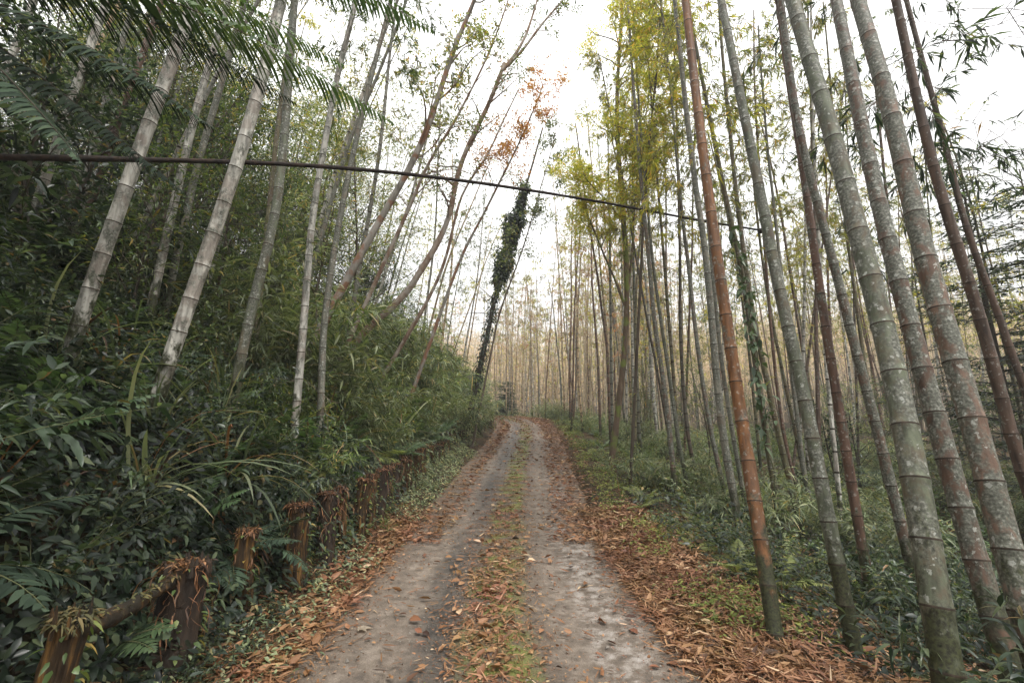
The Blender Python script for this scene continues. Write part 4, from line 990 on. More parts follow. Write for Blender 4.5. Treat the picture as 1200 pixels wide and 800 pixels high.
# ------------------------------------------------------------------ undergrowth plants
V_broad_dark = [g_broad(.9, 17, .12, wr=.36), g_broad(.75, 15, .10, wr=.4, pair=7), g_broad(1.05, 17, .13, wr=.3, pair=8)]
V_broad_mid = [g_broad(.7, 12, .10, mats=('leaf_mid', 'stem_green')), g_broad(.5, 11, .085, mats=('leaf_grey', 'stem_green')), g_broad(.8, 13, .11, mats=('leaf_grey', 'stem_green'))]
V_fern = [g_fern(.8, 9), g_fern(.65, 8, 'fern_bright'), g_fern(.95, 9, 'fern', 24)]
V_fern_y = [g_fern(.8, 9, 'fern_yellow'), g_fern(.6, 8, 'fern_yellow')]
V_fern_dark = [g_fern(.85, 9, 'fern_dark', 22), g_fern(.7, 8, 'fern_dark')]
V_tuft = [g_tuft(.75, 42, .024), g_tuft(.55, 40, .013), g_tuft(.9, 36, .03, grav=1.9)]
V_tuft_y = [g_tuft(.5, 60, .012, 'moss'), g_tuft(.65, 50, .014, 'moss')]
V_cane = [g_dwarf(1.7, 13, .21), g_dwarf(1.4, 12, .17, ('leaf_mid', 'stem_green')), g_dwarf(1.9, 14, .24, ('leaf_grey', 'stem_green'), .11)]
V_cane_dark = [g_dwarf(1.4, 11, .16, ('leaf_dark', 'stem_green'), .2), g_dwarf(1.1, 10, .13, ('leaf_dark', 'stem_green'), .26)]
V_big = [g_big(.46, 9, 'leaf_dark'), g_big(.4, 8, 'leaf_dark')]
def plant(name, V, x, y, label, cat, group, sc=1.0, lean=0.0):
    return tag(dup_mesh(name, V[int(rng.integers(0, len(V)))], (x, y, gz(x, y) - .02), rng.uniform(0, 6.28), sc, (rng.normal(0, .1), lean + rng.normal(0, .1))), label, cat, group)
def pt_su(s0, s1, u0, u1, pw=1.0):
    def f():
        s_ = s0 + (s1 - s0) * rng.random() ** pw; u_ = rng.uniform(u0, u1); x, y = su(np.array([s_]), np.array([u_])); return float(x[0]), float(y[0])
    return f
B_ = 'on the steep bank above the post row'
def bank_plants():
    # near bank, dark and lush
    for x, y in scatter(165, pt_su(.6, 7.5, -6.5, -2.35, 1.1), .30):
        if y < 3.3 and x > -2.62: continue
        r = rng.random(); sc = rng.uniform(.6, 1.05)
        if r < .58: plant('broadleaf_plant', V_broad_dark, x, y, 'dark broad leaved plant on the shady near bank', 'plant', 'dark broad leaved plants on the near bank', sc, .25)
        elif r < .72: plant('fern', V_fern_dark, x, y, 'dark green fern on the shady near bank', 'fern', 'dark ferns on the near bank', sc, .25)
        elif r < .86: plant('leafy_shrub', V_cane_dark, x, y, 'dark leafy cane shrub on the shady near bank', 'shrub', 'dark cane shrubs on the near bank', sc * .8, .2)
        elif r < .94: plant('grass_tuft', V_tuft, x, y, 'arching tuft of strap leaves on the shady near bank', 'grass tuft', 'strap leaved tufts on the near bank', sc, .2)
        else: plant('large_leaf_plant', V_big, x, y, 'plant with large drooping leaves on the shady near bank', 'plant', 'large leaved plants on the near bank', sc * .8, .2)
    for x, y in scatter(190, pt_su(6.5, 17, -7, -2.5, 1.0), .38):
        r = rng.random(); sc = rng.uniform(.7, 1.15)
        if r < .36: plant('cane_shrub', V_cane, x, y, 'feathery grey green cane shrub on the middle of the bank', 'shrub', 'feathery cane shrubs on the middle of the bank', sc * .85, .2)
        elif r < .62: plant('leafy_herb', V_broad_mid, x, y, 'green leafy plant on the middle of the bank', 'plant', 'green leafy plants on the middle of the bank', sc * 1.1, .2)
        elif r < .80: plant('fern', V_fern, x, y, 'light green fern on the middle of the bank', 'fern', 'light ferns on the middle of the bank', sc, .25)
        else: plant('grass_tuft', V_tuft, x, y, 'arching grass tuft on the middle of the bank', 'grass tuft', 'arching grass tufts on the middle of the bank', sc * 1.1, .2)
    for x, y in scatter(150, pt_su(16, 34, -7, -2.2, 1.0), .5):
        r = rng.random(); sc = rng.uniform(.8, 1.25)
        if r < .5: plant('cane_shrub', V_cane, x, y, 'feathery cane shrub on the far end of the bank', 'shrub', 'feathery cane shrubs on the far bank', sc, .15)
        elif r < .75: plant('leafy_herb', V_broad_mid, x, y, 'leafy plant on the far end of the bank', 'plant', 'leafy plants on the far bank', sc * 1.3, .15)
        else: plant('grass_tuft', V_tuft, x, y, 'pale grass tuft on the far end of the bank', 'grass tuft', 'pale grass tufts on the far bank', sc * 1.3, .15)
    # slope higher up, dark
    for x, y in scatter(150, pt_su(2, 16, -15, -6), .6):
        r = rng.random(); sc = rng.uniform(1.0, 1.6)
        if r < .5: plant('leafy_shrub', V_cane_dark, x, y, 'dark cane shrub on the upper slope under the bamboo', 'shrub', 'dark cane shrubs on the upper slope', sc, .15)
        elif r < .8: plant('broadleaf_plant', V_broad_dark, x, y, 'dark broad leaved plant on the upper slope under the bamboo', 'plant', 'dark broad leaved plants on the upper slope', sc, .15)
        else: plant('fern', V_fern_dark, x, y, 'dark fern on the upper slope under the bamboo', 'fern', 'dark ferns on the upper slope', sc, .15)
    V_t2 = [g_tuft(1.25, 46, .034, grav=2.0), g_tuft(1.0, 50, .026, grav=1.7)]
    for x, y in scatter(30, pt_su(4.0, 12, -4.6, -2.7), .5): plant('grass_tuft', V_t2, x, y, 'long bladed grass clump on the bank', 'grass tuft', 'long bladed grass clumps on the bank', rng.uniform(.7, 1.1), .3)
    for x, y in scatter(56, pt_su(3.4, 16, -5.6, -2.5), .45): plant('fern', V_fern + V_fern_y[:1], x, y, 'pale arching fern on the bank', 'fern', 'pale arching ferns on the bank', rng.uniform(.7, 1.15), .35)
    for x, y in scatter(44, pt_su(7.5, 22, -6.5, -3.3), .55):
        if 395 < 600 + F * x / y < 530 and y < 13.2: continue
        plant('tall_cane', V_cane, x, y, 'tall feathery cane shrub on the crest of the bank', 'shrub', 'tall cane shrubs on the crest of the bank', rng.uniform(1.2, 1.75), .25)
    V_dead = [g_tuft(.9, 16, .02, 'dry', 1.0, 2.4), g_tuft(.7, 12, .016, 'dry', 1.0, 2.8)]
    for x, y in scatter(34, pt_su(3.6, 14, -5, -2.4), .4): plant('dead_stalks', V_dead, x, y, 'clump of dead brown stalks on the bank', 'dead plant', 'dead brown stalks on the bank', rng.uniform(.7, 1.2), .3)
    for x, y in scatter(100, pt_su(1.3, 20, -2.3, -1.72), .17): plant('small_weed', V_broad_mid if y > 5 else V_broad_dark, x, y, 'small leafy weed in front of the posts', 'plant', 'small leafy weeds in front of the posts', rng.uniform(.18, .4))
bank_plants()
def level_plants():
    for x, y in scatter(80, pt_su(5.0, 18, 2.15, 4.6), .34):
        r = rng.random(); sc = rng.uniform(.45, .85)
        if r < .5: plant('fern', V_fern_y + V_fern[1:2], x, y, 'yellow green fern on the verge beside the leaf litter', 'fern', 'light ferns on the verge', sc)
        elif r < .75: plant('grass_tuft', V_tuft_y, x, y, 'yellow green grass tuft on the verge beside the leaf litter', 'grass tuft', 'grass tufts on the verge', sc)
        else: plant('leafy_herb', V_broad_mid, x, y, 'small leafy plant on the verge beside the leaf litter', 'plant', 'small leafy plants on the verge', sc)
    for x, y in scatter(70, pt_su(1.8, 7.5, 2.75, 7.5), .34):
        r = rng.random(); sc = rng.uniform(.5, .95)
        if r < .5: plant('broadleaf_plant', V_broad_dark, x, y, 'dark broad leaved plant at the feet of the thick culms', 'plant', 'dark plants at the feet of the thick culms', sc)
        elif r < .75: plant('grass_tuft', V_tuft, x, y, 'loose grass tuft at the feet of the thick culms', 'grass tuft', 'grass tufts at the feet of the thick culms', sc * .8)
        elif r < .88: plant('fern', V_fern_dark, x, y, 'dark fern at the feet of the thick culms', 'fern', 'dark ferns at the feet of the thick culms', sc * .8)
        else: plant('leafy_shrub', V_cane_dark, x, y, 'dark cane shrub at the feet of the thick culms', 'shrub', 'dark cane shrubs at the feet of the thick culms', sc * .8)
    for x, y in scatter(230, pt_su(7, 26, 3.4, 15), .5):
        r = rng.random(); sc = rng.uniform(.6, 1.1)
        if r < .45: plant('cane_shrub', V_cane, x, y, 'grey green cane shrub under the level grove', 'shrub', 'cane shrubs under the level grove', sc * .8)
        elif r < .75: plant('leafy_herb', V_broad_mid, x, y, 'leafy green plant under the level grove', 'plant', 'leafy plants under the level grove', sc * 1.1)
        else: plant('fern', V_fern, x, y, 'pale fern under the level grove', 'fern', 'pale ferns under the level grove', sc)
    for x, y in scatter(70, pt_su(22, 46, 2.0, 7), .7):
        r = rng.random(); sc = rng.uniform(.8, 1.3)
        if r < .5: plant('cane_shrub', V_cane, x, y, 'grey green shrub along the outer side of the bend', 'shrub', 'shrubs along the outer side of the bend', sc * .8)
        else: plant('leafy_herb', V_broad_mid, x, y, 'leafy plant along the outer side of the bend', 'plant', 'leafy plants along the outer side of the bend', sc)
level_plants()

# filler ground cover: leaves too many to count
def cover(n_, s0, s1, u0, u1, mat, name, label, lmin, lmax, hmax, pw=1.4, hi=False, wr=.4, thresh=-.5, sd=31):
    s_ = s0 + (s1 - s0) * rng.random(n_) ** pw; u_ = rng.uniform(u0, u1, n_); x, y = su(s_, u_)
    x = x + rng.normal(0, .08, n_); y = y + rng.normal(0, .1, n_)
    k = vnoise(x, y, .6, sd) > thresh; x, y = x[k], y[k]; N = len(x)
    z = ground(x, y) + rng.random(N) ** 1.5 * hmax * (.5 + vnoise(x, y, .4, 12) + .5)
    e = .05; nx_ = -(ground(x + e, y) - ground(x - e, y)) / (2 * e); ny_ = -(ground(x, y + e) - ground(x, y - e)) / (2 * e)
    nn = norm(np.stack([nx_, ny_, np.ones(N)], 1)); d = rng.normal(0, 1, (N, 3)); d = d - nn * (d * nn).sum(1)[:, None]; d = norm(d) + nn * rng.normal(.15, .3, N)[:, None]
    L = rng.uniform(lmin, lmax, N) * (1 + y / 30)
    mb = MB(); leaves(mb, np.stack([x, y, z], 1), d, L, L * wr * rng.uniform(.7, 1.2, N), rng.uniform(0, .4, N), hi, 0, None, nn + rng.normal(0, .3, (N, 3)))
    tag(mb.build(name, [M[mat]]), label, 'ground cover', kind='stuff')
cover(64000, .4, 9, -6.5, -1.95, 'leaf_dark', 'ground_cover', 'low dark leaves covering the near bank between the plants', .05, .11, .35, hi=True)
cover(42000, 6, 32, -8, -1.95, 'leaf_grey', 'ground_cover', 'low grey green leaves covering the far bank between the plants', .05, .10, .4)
cover(11000, .6, 16, -2.25, -1.42, 'leaf_grey', 'ground_cover', 'low weeds on the verge between the posts and the track', .025, .06, .12, hi=True, thresh=-.2, sd=40)
cover(20000, 1.0, 10, 2.5, 9, 'leaf_dark', 'ground_cover', 'low dark leaves under the thick culms', .04, .10, .3, hi=True)
cover(26000, 6, 40, 2.3, 14, 'leaf_mid', 'ground_cover', 'low green leaves covering the floor of the level grove', .04, .09, .3, thresh=-.15)
cover(30000, 4, 28, 1.75, 3.8, 'moss', 'ground_cover', 'yellow green weeds along the verge beyond the leaf litter', .03, .06, .14, thresh=.0, sd=44)
cover(14000, 1.2, 9, 2.0, 5, 'litter', 'leaf_litter', 'dry leaves strewn under the thick culms', .05, .12, .05, hi=True, wr=.2)

# ------------------------------------------------------------------ post row
def post(x, y, h, r, label, style, tilt=(0, 0)):
    z = gz(x, y); root = empty('post', (x, y, z)); tag(root, label, 'post', 'old posts along the bank side of the track'); root.rotation_euler = (tilt[0], tilt[1], rng.uniform(0, 6.28))
    mb = MB(); K = 14; zs = np.linspace(-.15, h, K); sides = 16
    bump = 1 + .07 * rng.normal(0, 1, (1, sides)) * np.ones((K, 1)) + .04 * rng.normal(0, 1, (K, sides))
    zs = zs[:, None] * np.ones((1, 1)); zs = zs[:, 0]
    path = np.stack([.02 * np.sin(zs * 4), .02 * np.cos(zs * 3), zs], 1)
    tube(mb, path, r * (1 + .08 * np.cos(np.linspace(0, 4, K))), sides, 0, cap=True, bump=bump)
    for k in range(18):
        az = rng.uniform(0, 2 * pi); rr0 = r * rng.uniform(.8, 1.04); hh_ = rng.uniform(.02, .10) * min(1, h)
        tube(mb, np.array([[math.cos(az) * rr0, math.sin(az) * rr0, h - .06], [math.cos(az) * rr0, math.sin(az) * rr0, h + hh_ * .4], [math.cos(az) * rr0 * 1.03, math.sin(az) * rr0 * 1.03, h + hh_]]), np.array([r * .16, r * .11, .002]), 5)
    mb.build('shaft', [M['post_wood' if style != 'hairy' else 'post_dark']], root, smooth=True)
    # cap of moss and dead leaves
    cb = MB(); n1 = 420
    a = rng.uniform(0, 2 * pi, n1); rr = r * 1.08 * np.sqrt(rng.random(n1)); a2 = rng.uniform(0, 2 * pi, n1)
    b_ = np.stack([np.cos(a) * rr, np.sin(a) * rr, h + rng.uniform(-.012, .025, n1)], 1)
    leaves(cb, b_, np.stack([np.cos(a2), np.sin(a2), rng.normal(0, .3, n1)], 1), rng.uniform(.02, .07, n1), rng.uniform(.006, .016, n1), .4, True, 0, None)
    cb.build('moss_cap' if style == 'clean' else 'dead_leaf_cap', [M['moss_dull' if style == 'clean' else 'dry']], root)
    if style != 'clean':
        sb = MB(); n2 = int((90 if style == 'hairy' else 34) * (1 if y < 6.5 else .45))
        for k in range(n2):
            az = rng.uniform(0, 2 * pi); zz = h * (1 - .5 * rng.random() ** 1.6); a3 = az + rng.normal(0, .9)
            ph = arc([math.cos(az) * r * .97, math.sin(az) * r * .97, zz], [math.cos(a3) * .8, math.sin(a3) * .8, rng.uniform(-.9, .5)], rng.uniform(.06, .28) * min(1, h / .6), 3.0, 6, .35)
            ribbon(sb, ph, rng.uniform(.003, .011), 0, rng.random() * .9)
        sb.build('hanging_dead_fronds', [M['dry']], root)
    gb = MB(); n3 = 90; a = rng.uniform(0, 2 * pi, n3); zz = h * rng.random(n3) ** 1.5
    leaves(gb, np.stack([np.cos(a) * r, np.sin(a) * r, zz], 1), np.stack([np.cos(a), np.sin(a), rng.normal(0, .5, n3)], 1), rng.uniform(.03, .07, n3), rng.uniform(.015, .035, n3), .4, True, 0)
    gb.build('clinging_leaves', [M['leaf_mid']], root)
    return root
def post_px(px, ytop, d, w, label, style, tilt=(0, 0)):
    t = P(px, ytop, d); g = gz(t[0], t[1]); post(t[0], t[1], max(.25, t[2] - g), .5 * w * d / F, label, style, tilt)
post_px(75, 722, 2.25, 35, 'bare orange brown stump post with a mossy slanted top, nearest the camera', 'clean', (.02, -.06))
post_px(215, 662, 3.2, 44, 'broad dark stump buried under orange dead leaves, second post along the bank', 'hairy', (0, .05))
post_px(291, 622, 4.1, 20, 'slim orange post with a bent dead stalk beside it, third along the bank', 'shaggy')
post_px(353, 592, 4.8, 24, 'upright ochre post with frayed top, fourth along the bank', 'shaggy', (0, .04))
post_px(386, 578, 5.6, 20, 'low hairy stump beside the frayed ochre post', 'hairy')
far_posts = [(404, 571, 6.1, 12), (424, 562, 6.7, 16), (435, 557, 7.1, 12), (446, 551, 7.6, 14), (456, 547, 8.1, 11), (464, 544, 8.7, 12), (472, 539, 9.2, 11), (479, 534, 9.7, 13), (487, 530, 10.4, 10), (495, 526, 11.2, 11), (505, 523, 12.2, 9), (512, 521, 12.8, 8), (518, 518, 13.5, 9), (524, 516, 14.5, 8), (530, 514, 15.5, 8), (541, 508, 17, 8), (552, 504, 19, 7), (560, 500, 20.5, 7), (567, 496, 22, 6), (574, 492, 24, 6)]
olds = 'sixth seventh eighth ninth tenth eleventh twelfth thirteenth fourteenth fifteenth sixteenth seventeenth eighteenth nineteenth twentieth twenty-first twenty-second twenty-third twenty-fourth last'.split()
for (px, yt, d, w), o_ in zip(far_posts, olds):
    st = ['hairy', 'shaggy', 'shaggy'][int(rng.integers(0, 3))]
    post_px(px, yt, d, w, '%s %s post along the bank, counted from the camera' % (o_, 'shaggy dark' if st == 'hairy' else 'frayed orange brown'), st, (rng.normal(0, .06), rng.normal(0, .06)))
# rail log between first two posts
a_ = P(80, 745, 2.3); b_ = P(205, 678, 3.15); c_ = a_ + (a_ - b_) * .06
mb = MB(); pth = smooth(np.stack([c_, a_ * .5 + b_ * .5 + [0, 0, -.03], b_]), 14, 3); tube(mb, pth, .042 * (1 + .10 * rng.normal(0, 1, 14)), 10, 0, cap=True, bump=1 + .06 * rng.normal(0, 1, (14, 10)))
lvb = MB(); nq = 160; qq = np.array([at_path(pth, t)[0] for t in rng.uniform(.02, .98, nq)]) + np.stack([rng.normal(0, .022, nq), rng.normal(0, .015, nq), .034 + rng.normal(0, .008, nq)], 1); leaves(lvb, qq, rng.normal(0, 1, (nq, 3)) * [1, 1, .4], rng.uniform(.02, .055, nq), rng.uniform(.008, .02, nq), .5, True, 0)
lg = mb.build('rail_log', [M['post_wood']]); lvb.build('clinging_leaves', [M['moss_dull']], lg); tag(lg, 'mossy brown rail log lying between the two nearest posts', 'log')

# ------------------------------------------------------------------ overhead cable
cpts = [(-150, 183, 2.7), (0, 184, 3.3), (160, 187, 4.0), (290, 190, 4.7), (380, 195, 5.3), (470, 203, 6.1), (560, 214, 7.0), (640, 226, 7.9), (700, 236, 8.7), (760, 247, 9.5), (812, 257, 10.2), (860, 265, 10.75), (893, 270, 10.97)]
cp = smooth(np.array([P(*q) for q in cpts]), 70, 5)
mb = MB(); tube(mb, cp, .026 * (1 + .05 * rng.normal(0, 1, 70)), 10, 0, cap=True)
for k in range(5):
    an = np.linspace(0, 2 * pi, 13); tube(mb, np.stack([cp[-1][0] + .065 * np.cos(an), cp[-1][1] + .03 + .065 * np.sin(an), cp[-1][2] - .04 + .022 * k + .008 * np.sin(an)], 1), .012, 5)
cab = mb.build('cable', [M['cable']]); tag(cab, 'thick dark cable strung across the track from the bank to the grove', 'cable')

# ------------------------------------------------------------------ tree fern overhead
def tree_fern():
    cpt = P(-170, -60, 2.7); base = np.array([cpt[0] - .25, cpt[1] - .1, 0.0]); base[2] = gz(base[0], base[1]) - .1
    root = empty('tree_fern', base); tag(root, 'tree fern spreading feathery fronds over the top corner of the bank', 'tree fern')
    tb = MB(); zs = np.linspace(0, cpt[2] - base[2], 16); pth = np.stack([np.linspace(0, .25, 16), np.linspace(0, .1, 16), zs], 1); tube(tb, pth, .09 + .012 * np.sin(zs * 25), 10, 0); tb.build('trunk', [M['bark_dark']], root)
    c = cpt - base
    targets = [((60, 30), (250, 150), 2.6, 0), ((150, -60), (458, 142), 2.7, 1), ((120, -90), (400, 75), 2.8, 1), ((40, 90), (215, 225), 2.9, 0), ((-20, 60), (95, 190), 2.4, 0), ((200, -150), (505, 35), 2.9, 1), ((100, -30), (345, 120), 3.0, 0)]
    for (m_, e_, d, br) in targets:
        p1 = P(*m_, d) - base + [0, 0, .1]; p2 = P(*e_, d + .1) - base
        tt = np.linspace(0, 1, 14)[:, None]
        path = c * (1 - tt) ** 2 + 2 * tt * (1 - tt) * p1 + p2 * tt ** 2
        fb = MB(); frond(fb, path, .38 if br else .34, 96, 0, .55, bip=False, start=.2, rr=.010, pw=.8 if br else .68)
        fb.build('frond', [M['fern_bright' if br else 'fern_dark'], M['bark_dark']], root)  # bright and dark frond colours stand in for lit and silhouetted ones
    for k in range(7):
        az = rng.uniform(1.8, 5.6); path = arc(c, [math.cos(az), math.sin(az), .5], 1.7, 1.0, 10)
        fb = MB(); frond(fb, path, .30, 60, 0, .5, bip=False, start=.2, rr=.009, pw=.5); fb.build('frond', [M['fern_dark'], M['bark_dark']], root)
tree_fern()

# ------------------------------------------------------------------ singular near plants
def ginger():
    b0 = P(-30, 560, 2.6); base = np.array([b0[0], b0[1], gz(b0[0], b0[1])]); root = empty('wavy_leaf_plant', base); tag(root, 'pale green plant with long wavy edged leaves at the frame edge above the nearest post', 'plant')
    sb, lb = MB(), MB()
    for (ex, ey) in [(25, 500), (55, 515), (80, 520), (-10, 505), (105, 545), (10, 480)]:
        e = P(ex, ey, 2.6 + rng.uniform(-.15, .15)) - base; st = arc([0, 0, 0], e * [.3, .3, 1.0], np.linalg.norm(e) * .75, .2, 6)
        tube(sb, st, np.linspace(.008, .004, 7), 5)
        d = st[-1] - st[-2]; bl = arc(st[-1], norm(d) + [.5, -.05, .1], .36, 2.4, 14); K = 15
        w = .032 * np.sin(np.linspace(.25, pi, K)) ** .6 * (1 + .16 * np.sin(np.arange(K) * 2.6)); t = norm(np.gradient(bl, axis=0)); sd = norm(np.cross(t, [0, 0, 1.0])); up = np.cross(sd, t)
        V = np.stack([bl - sd * w[:, None] + up * .012, bl, bl + sd * w[:, None] + up * .012], 1); i = np.arange(K - 1)[:, None] * 3; j = np.arange(2)[None]
        lb.add(V.reshape(-1, 3), quads=np.stack([i + j, i + j + 1, i + 4 + j, i + 3 + j], -1).reshape(-1, 4), rnd=rng.uniform(.3, .8))
    sb.build('stem', [M['stem_brown']], root); lb.build('blade', [M['leaf_wavy']], root)
ginger()
def one_fern(px, py, d, me, label, sc):
    q = P(px, py, d); o = dup_mesh('fern', me, (q[0], q[1], gz(q[0], q[1]) + .02), rng.uniform(0, 6), sc, (0, .3)); tag(o, label, 'fern')
one_fern(150, 600, 2.9, g_fern(.5, 6, 'fern', 18), 'single light green fern on the dark bank above the second post', 1)
# vine on the culms of the grove
vp = smooth(np.concatenate([[P(905, 565, 8.35)], [P(893, 480, 8.35)], [P(879, 380, 8.35)], [P(868, 310, 8.35)], [P(860, 270, 8.35)]]), 30, 5)
vg = vp[0].copy(); vg[2] = gz(vg[0], vg[1]); vp = np.concatenate([vg[None], vp]); t_ = np.linspace(0, 30, 31)
vp = vp + np.stack([.05 * np.sin(t_), .05 * np.cos(t_) - .02, 0 * t_], 1)
root = empty('climbing_vine', vg); tag(root, 'climbing vine with fresh green leaves twined round the dark mossy culm', 'vine')
vb = MB(); tube(vb, vp - vg, .009, 5); vb.build('stem', [M['stem_green']], root)
lb = MB(); nV = 150; qq = np.array([at_path(vp - vg, t)[0] for t in rng.uniform(.15, 1, nV)]); dd = rng.normal(0, 1, (nV, 3)) + [0, -.5, -.5]; leaves(lb, qq + rng.normal(0, .06, (nV, 3)), dd, rng.uniform(.10, .2, nV), rng.uniform(.05, .1, nV), .4, True, 0); lb.build('leaves', [M['fern_bright']], root)

# fallen leaves that stand out
def fallen(px, py, L, wr, mat, label, rnd_):
    # intersect ray with the road
    lo = None
    for d in np.arange(1.6, 12, .02):
        q = P(px, py, d)
        if q[2] < float(road_z(np.array([q[0]]), np.array([q[1]]))[0]) + .008: lo = q; break
    if lo is None: return
    mb = MB(); az = rng.uniform(0, 6.28)
    if wr > .7:   # lobed leaf
        for k, (da, s_) in enumerate(((0, 1), (.8, .8), (-.8, .8), (1.7, .5), (-1.7, .5))):
            leaves(mb, [[0, 0, .004 + .003 * k]], [[math.cos(az + da), math.sin(az + da), .12]], L * s_, L * .5 * s_, .1, True, 0, np.array([rnd_]), np.array([[0, 0, 1.0]]), .2)
    else:
        leaves(mb, [[0, 0, .004]], [[math.cos(az), math.sin(az), .1]], L, L * wr, rng.uniform(-.05, .2), True, 0, np.array([rnd_]), np.array([[.2, .1, 1.0]]), .3)
    o = mb.build('fallen_leaf', [M[mat]]); o.location = (lo[0], lo[1], float(road_z(np.array([lo[0]]), np.array([lo[1]]))[0]) + .004); tag(o, label, 'leaf', 'larger fallen leaves on the track')
fallen(421, 739, .11, .9, 'leaf_tan', 'large pale tan lobed leaf lying on the concrete by the litter edge', .9)
fallen(436, 748, .07, .45, 'litter', 'dark brown leaf lying beside the large pale tan leaf', .15)
fallen(563, 768, .09, .45, 'litter', 'pale upturned leaf in the nearest litter of the middle strip', 1.0)
fallen(632, 742, .10, .4, 'litter', 'orange brown curled leaf on the far side of the middle strip', .65)
fallen(590, 778, .12, .4, 'litter', 'broad brown leaf at the bottom of the middle strip', .6)
fallen(721, 714, .07, .55, 'litter', 'dark rust leaf alone on the pale wheel track', .25)
fallen(477, 720, .08, .45, 'litter', 'small dark brown leaf alone on the damp wheel track', .12)
fallen(508, 658, .10, .4, 'litter', 'pair sized brown leaf at the start of the dry wheel track', .4)

# ------------------------------------------------------------------ trees added out of frame beside the camera to shade the near bank
for k, (x, y) in enumerate([(-5.5, 2.2), (-7.5, 3.6), (-6.6, .4), (-9, 1.5), (-4.8, -1.2)]):
    put_tree(x, y, int(k % 2), 1.5, 'trees beside the camera', ['young dark leaved tree added out of frame to shade the bank', 'bushy dark tree added out of frame to shade the bank'], lean=.15)

# ------------------------------------------------------------------ labels of repeats: say beside which landmark each one stands
LM = [(75, 740, 'nearest stump post'), (215, 690, 'broad second stump'), (291, 650, 'slim third post'), (353, 620, 'ochre fourth post'), (424, 570, 'seventh post'), (479, 540, 'thirteenth post'), (530, 515, 'far end of the posts'),
      (80, 425, 'stout orange scarred culm'), (195, 435, 'stout whitish culm'), (278, 450, 'mossy green culm'), (348, 470, 'upright slender pale culm'), (376, 500, 'slender grey culm'), (430, 385, 'crooked rusty tree'), (552, 480, 'ivy clad trunk'), (38, 262, 'topmost clean pale culm'), (200, 295, 'close pair of culms'), (130, 180, 'dark reddish leaning culm'),
      (905, 700, 'rust orange culm'), (990, 720, 'grey green culm'), (1105, 780, 'thickest culm'), (1178, 740, 'mottled thick culm'), (1010, 645, 'smooth reddish culm'), (868, 600, 'grey lichen culm'), (790, 555, 'broad mottled culm'), (720, 525, 'mossy trunk'), (593, 470, 'small conical conifer'), (650, 490, 'outer edge of the bend'), (1178, 480, 'layered dark conifer')]
GAPS = [(0, 'clean topmost culm'), (100, 'dark reddish leaning culm'), (165, 'stout orange scarred culm'), (250, 'stout whitish culm'), (325, 'mossy green culm'), (372, 'upright slender culm'), (450, 'smooth leaning grey tree'), (520, 'crooked rusty tree'), (580, 'ivy clad trunk'), (640, 'bend of the track'), (700, 'thin straight grey culm'), (732, 'mossy trunk'), (767, 'broad mottled culm'), (812, 'slim mottled culm'), (840, 'grey lichen culm'), (868, 'rust orange culm'), (920, 'grey green culm'), (968, 'smooth reddish culm'), (1003, 'speckled brown culm'), (1045, 'thickest culm'), (1080, 'mottled thick culm'), (1120, 'white blotched culm'), (1160, 'plain dark culm')]
def to_px(p):
    dx, dy, dz = p[0], p[1], p[2] - CAM_Z; f_ = dy * CP + dz * SP; u_ = -dy * SP + dz * CP
    return 600 + F * dx / f_, 400 - F * u_ / f_
DONE = {}
for ob in list(S.objects):
    if ob.parent or 'group' not in ob or ob.name.split('.')[0] in ('post', 'fallen_leaf'): continue
    g = ob['group']; nm = ob.name.split('.')[0]
    if g in (GR, GM, GL) or g.startswith('trees beside the camera'): continue
    lab = ob['label']; loc = ob.location
    if loc[1] < .5: continue
    if nm in ('bamboo', 'canopy_tree', 'young_tree'):
        px, py = to_px((loc[0], loc[1], loc[2] + (5 if nm != 'young_tree' else 2)))
        b_ = max([q for q in GAPS if q[0] <= px] or [GAPS[0]], key=lambda q: q[0]); a_ = [q for q in GAPS if q[0] > px]
        short = re_strip = lab
        for cut in (' in the far', ' deep inside', ' high on', ' among the', ' on the', ' in the'): 
            if cut in short: short = short.split(cut)[0]
        where = 'seen between the %s and the %s' % (b_[1], min(a_, key=lambda q: q[0])[1]) if a_ else 'seen beyond the plain dark culm'
        new = short + ' ' + where
        if len(new.split()) > 16: new = new.replace('seen between', 'between')
        if len(new.split()) > 16: new = short + ' seen just past the ' + b_[1]
    else:
        px, py = to_px((loc[0], loc[1], loc[2] + .3)); q = min(LM, key=lambda q: (q[0] - px) ** 2 + (q[1] - py) ** 2)
        short = lab
        for cut in (' on the', ' under the', ' at the', ' along the', ' beside the', ' in front'):
            if cut in short: short = short.split(cut)[0]
        new = short + ' growing by the ' + q[2]
    ob['label'] = new
    if new in DONE: ob['group'] = DONE[new]
    else: DONE[new] = g

# ------------------------------------------------------------------ air
hm, nt, n, l = new_mat('air'); out = N_(n, 'ShaderNodeOutputMaterial'); pv = N_(n, 'ShaderNodeVolumePrincipled'); pv.inputs['Color'].default_value = (.95, .96, .97, 1); pv.inputs['Density'].default_value = .0017; l.new(pv.outputs[0], out.inputs['Volume'])
zlo = float(Zg.min()) - 1
import itertools
hv = np.array(list(itertools.product((-320, 320), (-110, 420), (zlo, max(60., float(Zg.max()) + 2)))))
mb = MB(); mb.add(hv, quads=[[0, 1, 3, 2], [4, 6, 7, 5], [0, 4, 5, 1], [2, 3, 7, 6], [0, 2, 6, 4], [1, 5, 7, 3]]); ho = mb.build('haze', [hm], smooth=False); tag(ho, 'thin morning haze that pales the far stand', 'haze', kind='stuff')
S.cycles.volume_bounces = 0

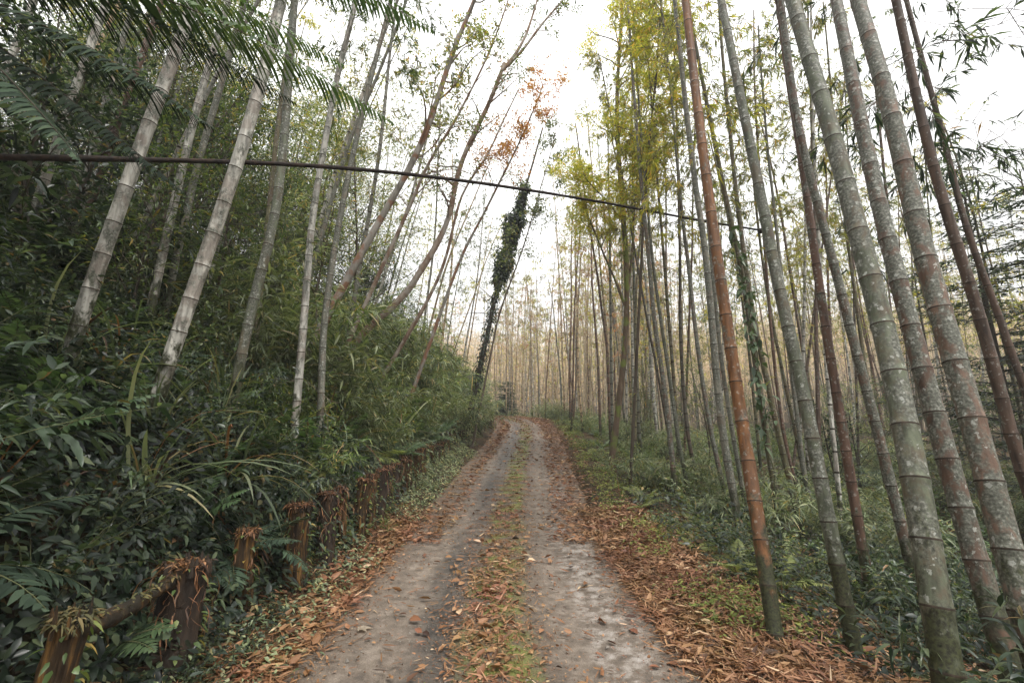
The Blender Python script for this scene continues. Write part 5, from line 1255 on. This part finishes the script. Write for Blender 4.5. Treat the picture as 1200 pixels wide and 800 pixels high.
# ------------------------------------------------------------------ light
w = bpy.data.worlds.new('World'); S.world = w; w.use_nodes = True; nt = w.node_tree; nt.nodes.clear()
o = nt.nodes.new('ShaderNodeOutputWorld'); bg = nt.nodes.new('ShaderNodeBackground'); sk = nt.nodes.new('ShaderNodeTexSky')
SUN_EL, SUN_AZ = radians(62), radians(140)
sk.sky_type = 'NISHITA'; sk.sun_disc = False; sk.sun_elevation = SUN_EL; sk.sun_rotation = SUN_AZ; sk.dust_density = 4; sk.air_density = 1; sk.altitude = 300
hs = nt.nodes.new('ShaderNodeHueSaturation'); hs.inputs['Saturation'].default_value = .06
mx = nt.nodes.new('ShaderNodeMix'); mx.data_type = 'RGBA'; mx.inputs[0].default_value = .85   # cloud cover, brighter overhead than at the horizon
geo = nt.nodes.new('ShaderNodeNewGeometry'); sp = nt.nodes.new('ShaderNodeSeparateXYZ'); ab = nt.nodes.new('ShaderNodeMath'); ab.operation = 'MULTIPLY'; ab.inputs[1].default_value = -1
ma = nt.nodes.new('ShaderNodeMath'); ma.operation = 'MULTIPLY_ADD'; ma.use_clamp = False; ma.inputs[1].default_value = 8.0; ma.inputs[2].default_value = 4.0
tcw = nt.nodes.new('ShaderNodeTexCoord'); nzw = nt.nodes.new('ShaderNodeTexNoise'); nzw.inputs['Scale'].default_value = 2.2; nzw.inputs['Detail'].default_value = 4
mc_ = nt.nodes.new('ShaderNodeMath'); mc_.operation = 'MULTIPLY_ADD'; mc_.inputs[1].default_value = .5; mc_.inputs[2].default_value = .75
mm = nt.nodes.new('ShaderNodeMath'); mm.operation = 'MULTIPLY'; cl = nt.nodes.new('ShaderNodeMath'); cl.operation = 'MAXIMUM'; cl.inputs[1].default_value = 0
for a_, b_ in ((tcw.outputs['Generated'], sp.inputs[0]), (sp.outputs[2], cl.inputs[0]), (cl.outputs[0], ma.inputs[0]), (tcw.outputs['Generated'], nzw.inputs['Vector']), (nzw.outputs[0], mc_.inputs[0]), (ma.outputs[0], mm.inputs[0]), (mc_.outputs[0], mm.inputs[1]), (mm.outputs[0], mx.inputs[7])): nt.links.new(a_, b_)
nt.nodes.remove(geo); nt.nodes.remove(ab)
nt.links.new(sk.outputs[0], hs.inputs['Color']); nt.links.new(hs.outputs[0], mx.inputs[6]); nt.links.new(mx.outputs[2], bg.inputs[0]); nt.links.new(bg.outputs[0], o.inputs[0]); bg.inputs['Strength'].default_value = .12
sd = bpy.data.lights.new('sun', 'SUN'); sd.energy = 1.5; sd.angle = radians(11); sd.color = (1, .96, .9); so = bpy.data.objects.new('sun', sd); COL.objects.link(so)
so.rotation_euler = (pi / 2 - SUN_EL, 0, pi - SUN_AZ) ; so.location = (0, 0, 40)

S.view_settings.view_transform = 'Standard'; S.view_settings.look = 'None'; S.view_settings.gamma = 1; S.view_settings.exposure = 1.2; S.view_settings.use_curve_mapping = False
S.cycles.use_denoising = True; S.cycles.max_bounces = 7; S.cycles.diffuse_bounces = 4; S.cycles.glossy_bounces = 2; S.cycles.transmission_bounces = 4; S.cycles.transparent_max_bounces = 8
S.cycles.use_adaptive_sampling = True; S.cycles.adaptive_threshold = .02; S.cycles.sample_clamp_indirect = 6; S.cycles.use_light_tree = False
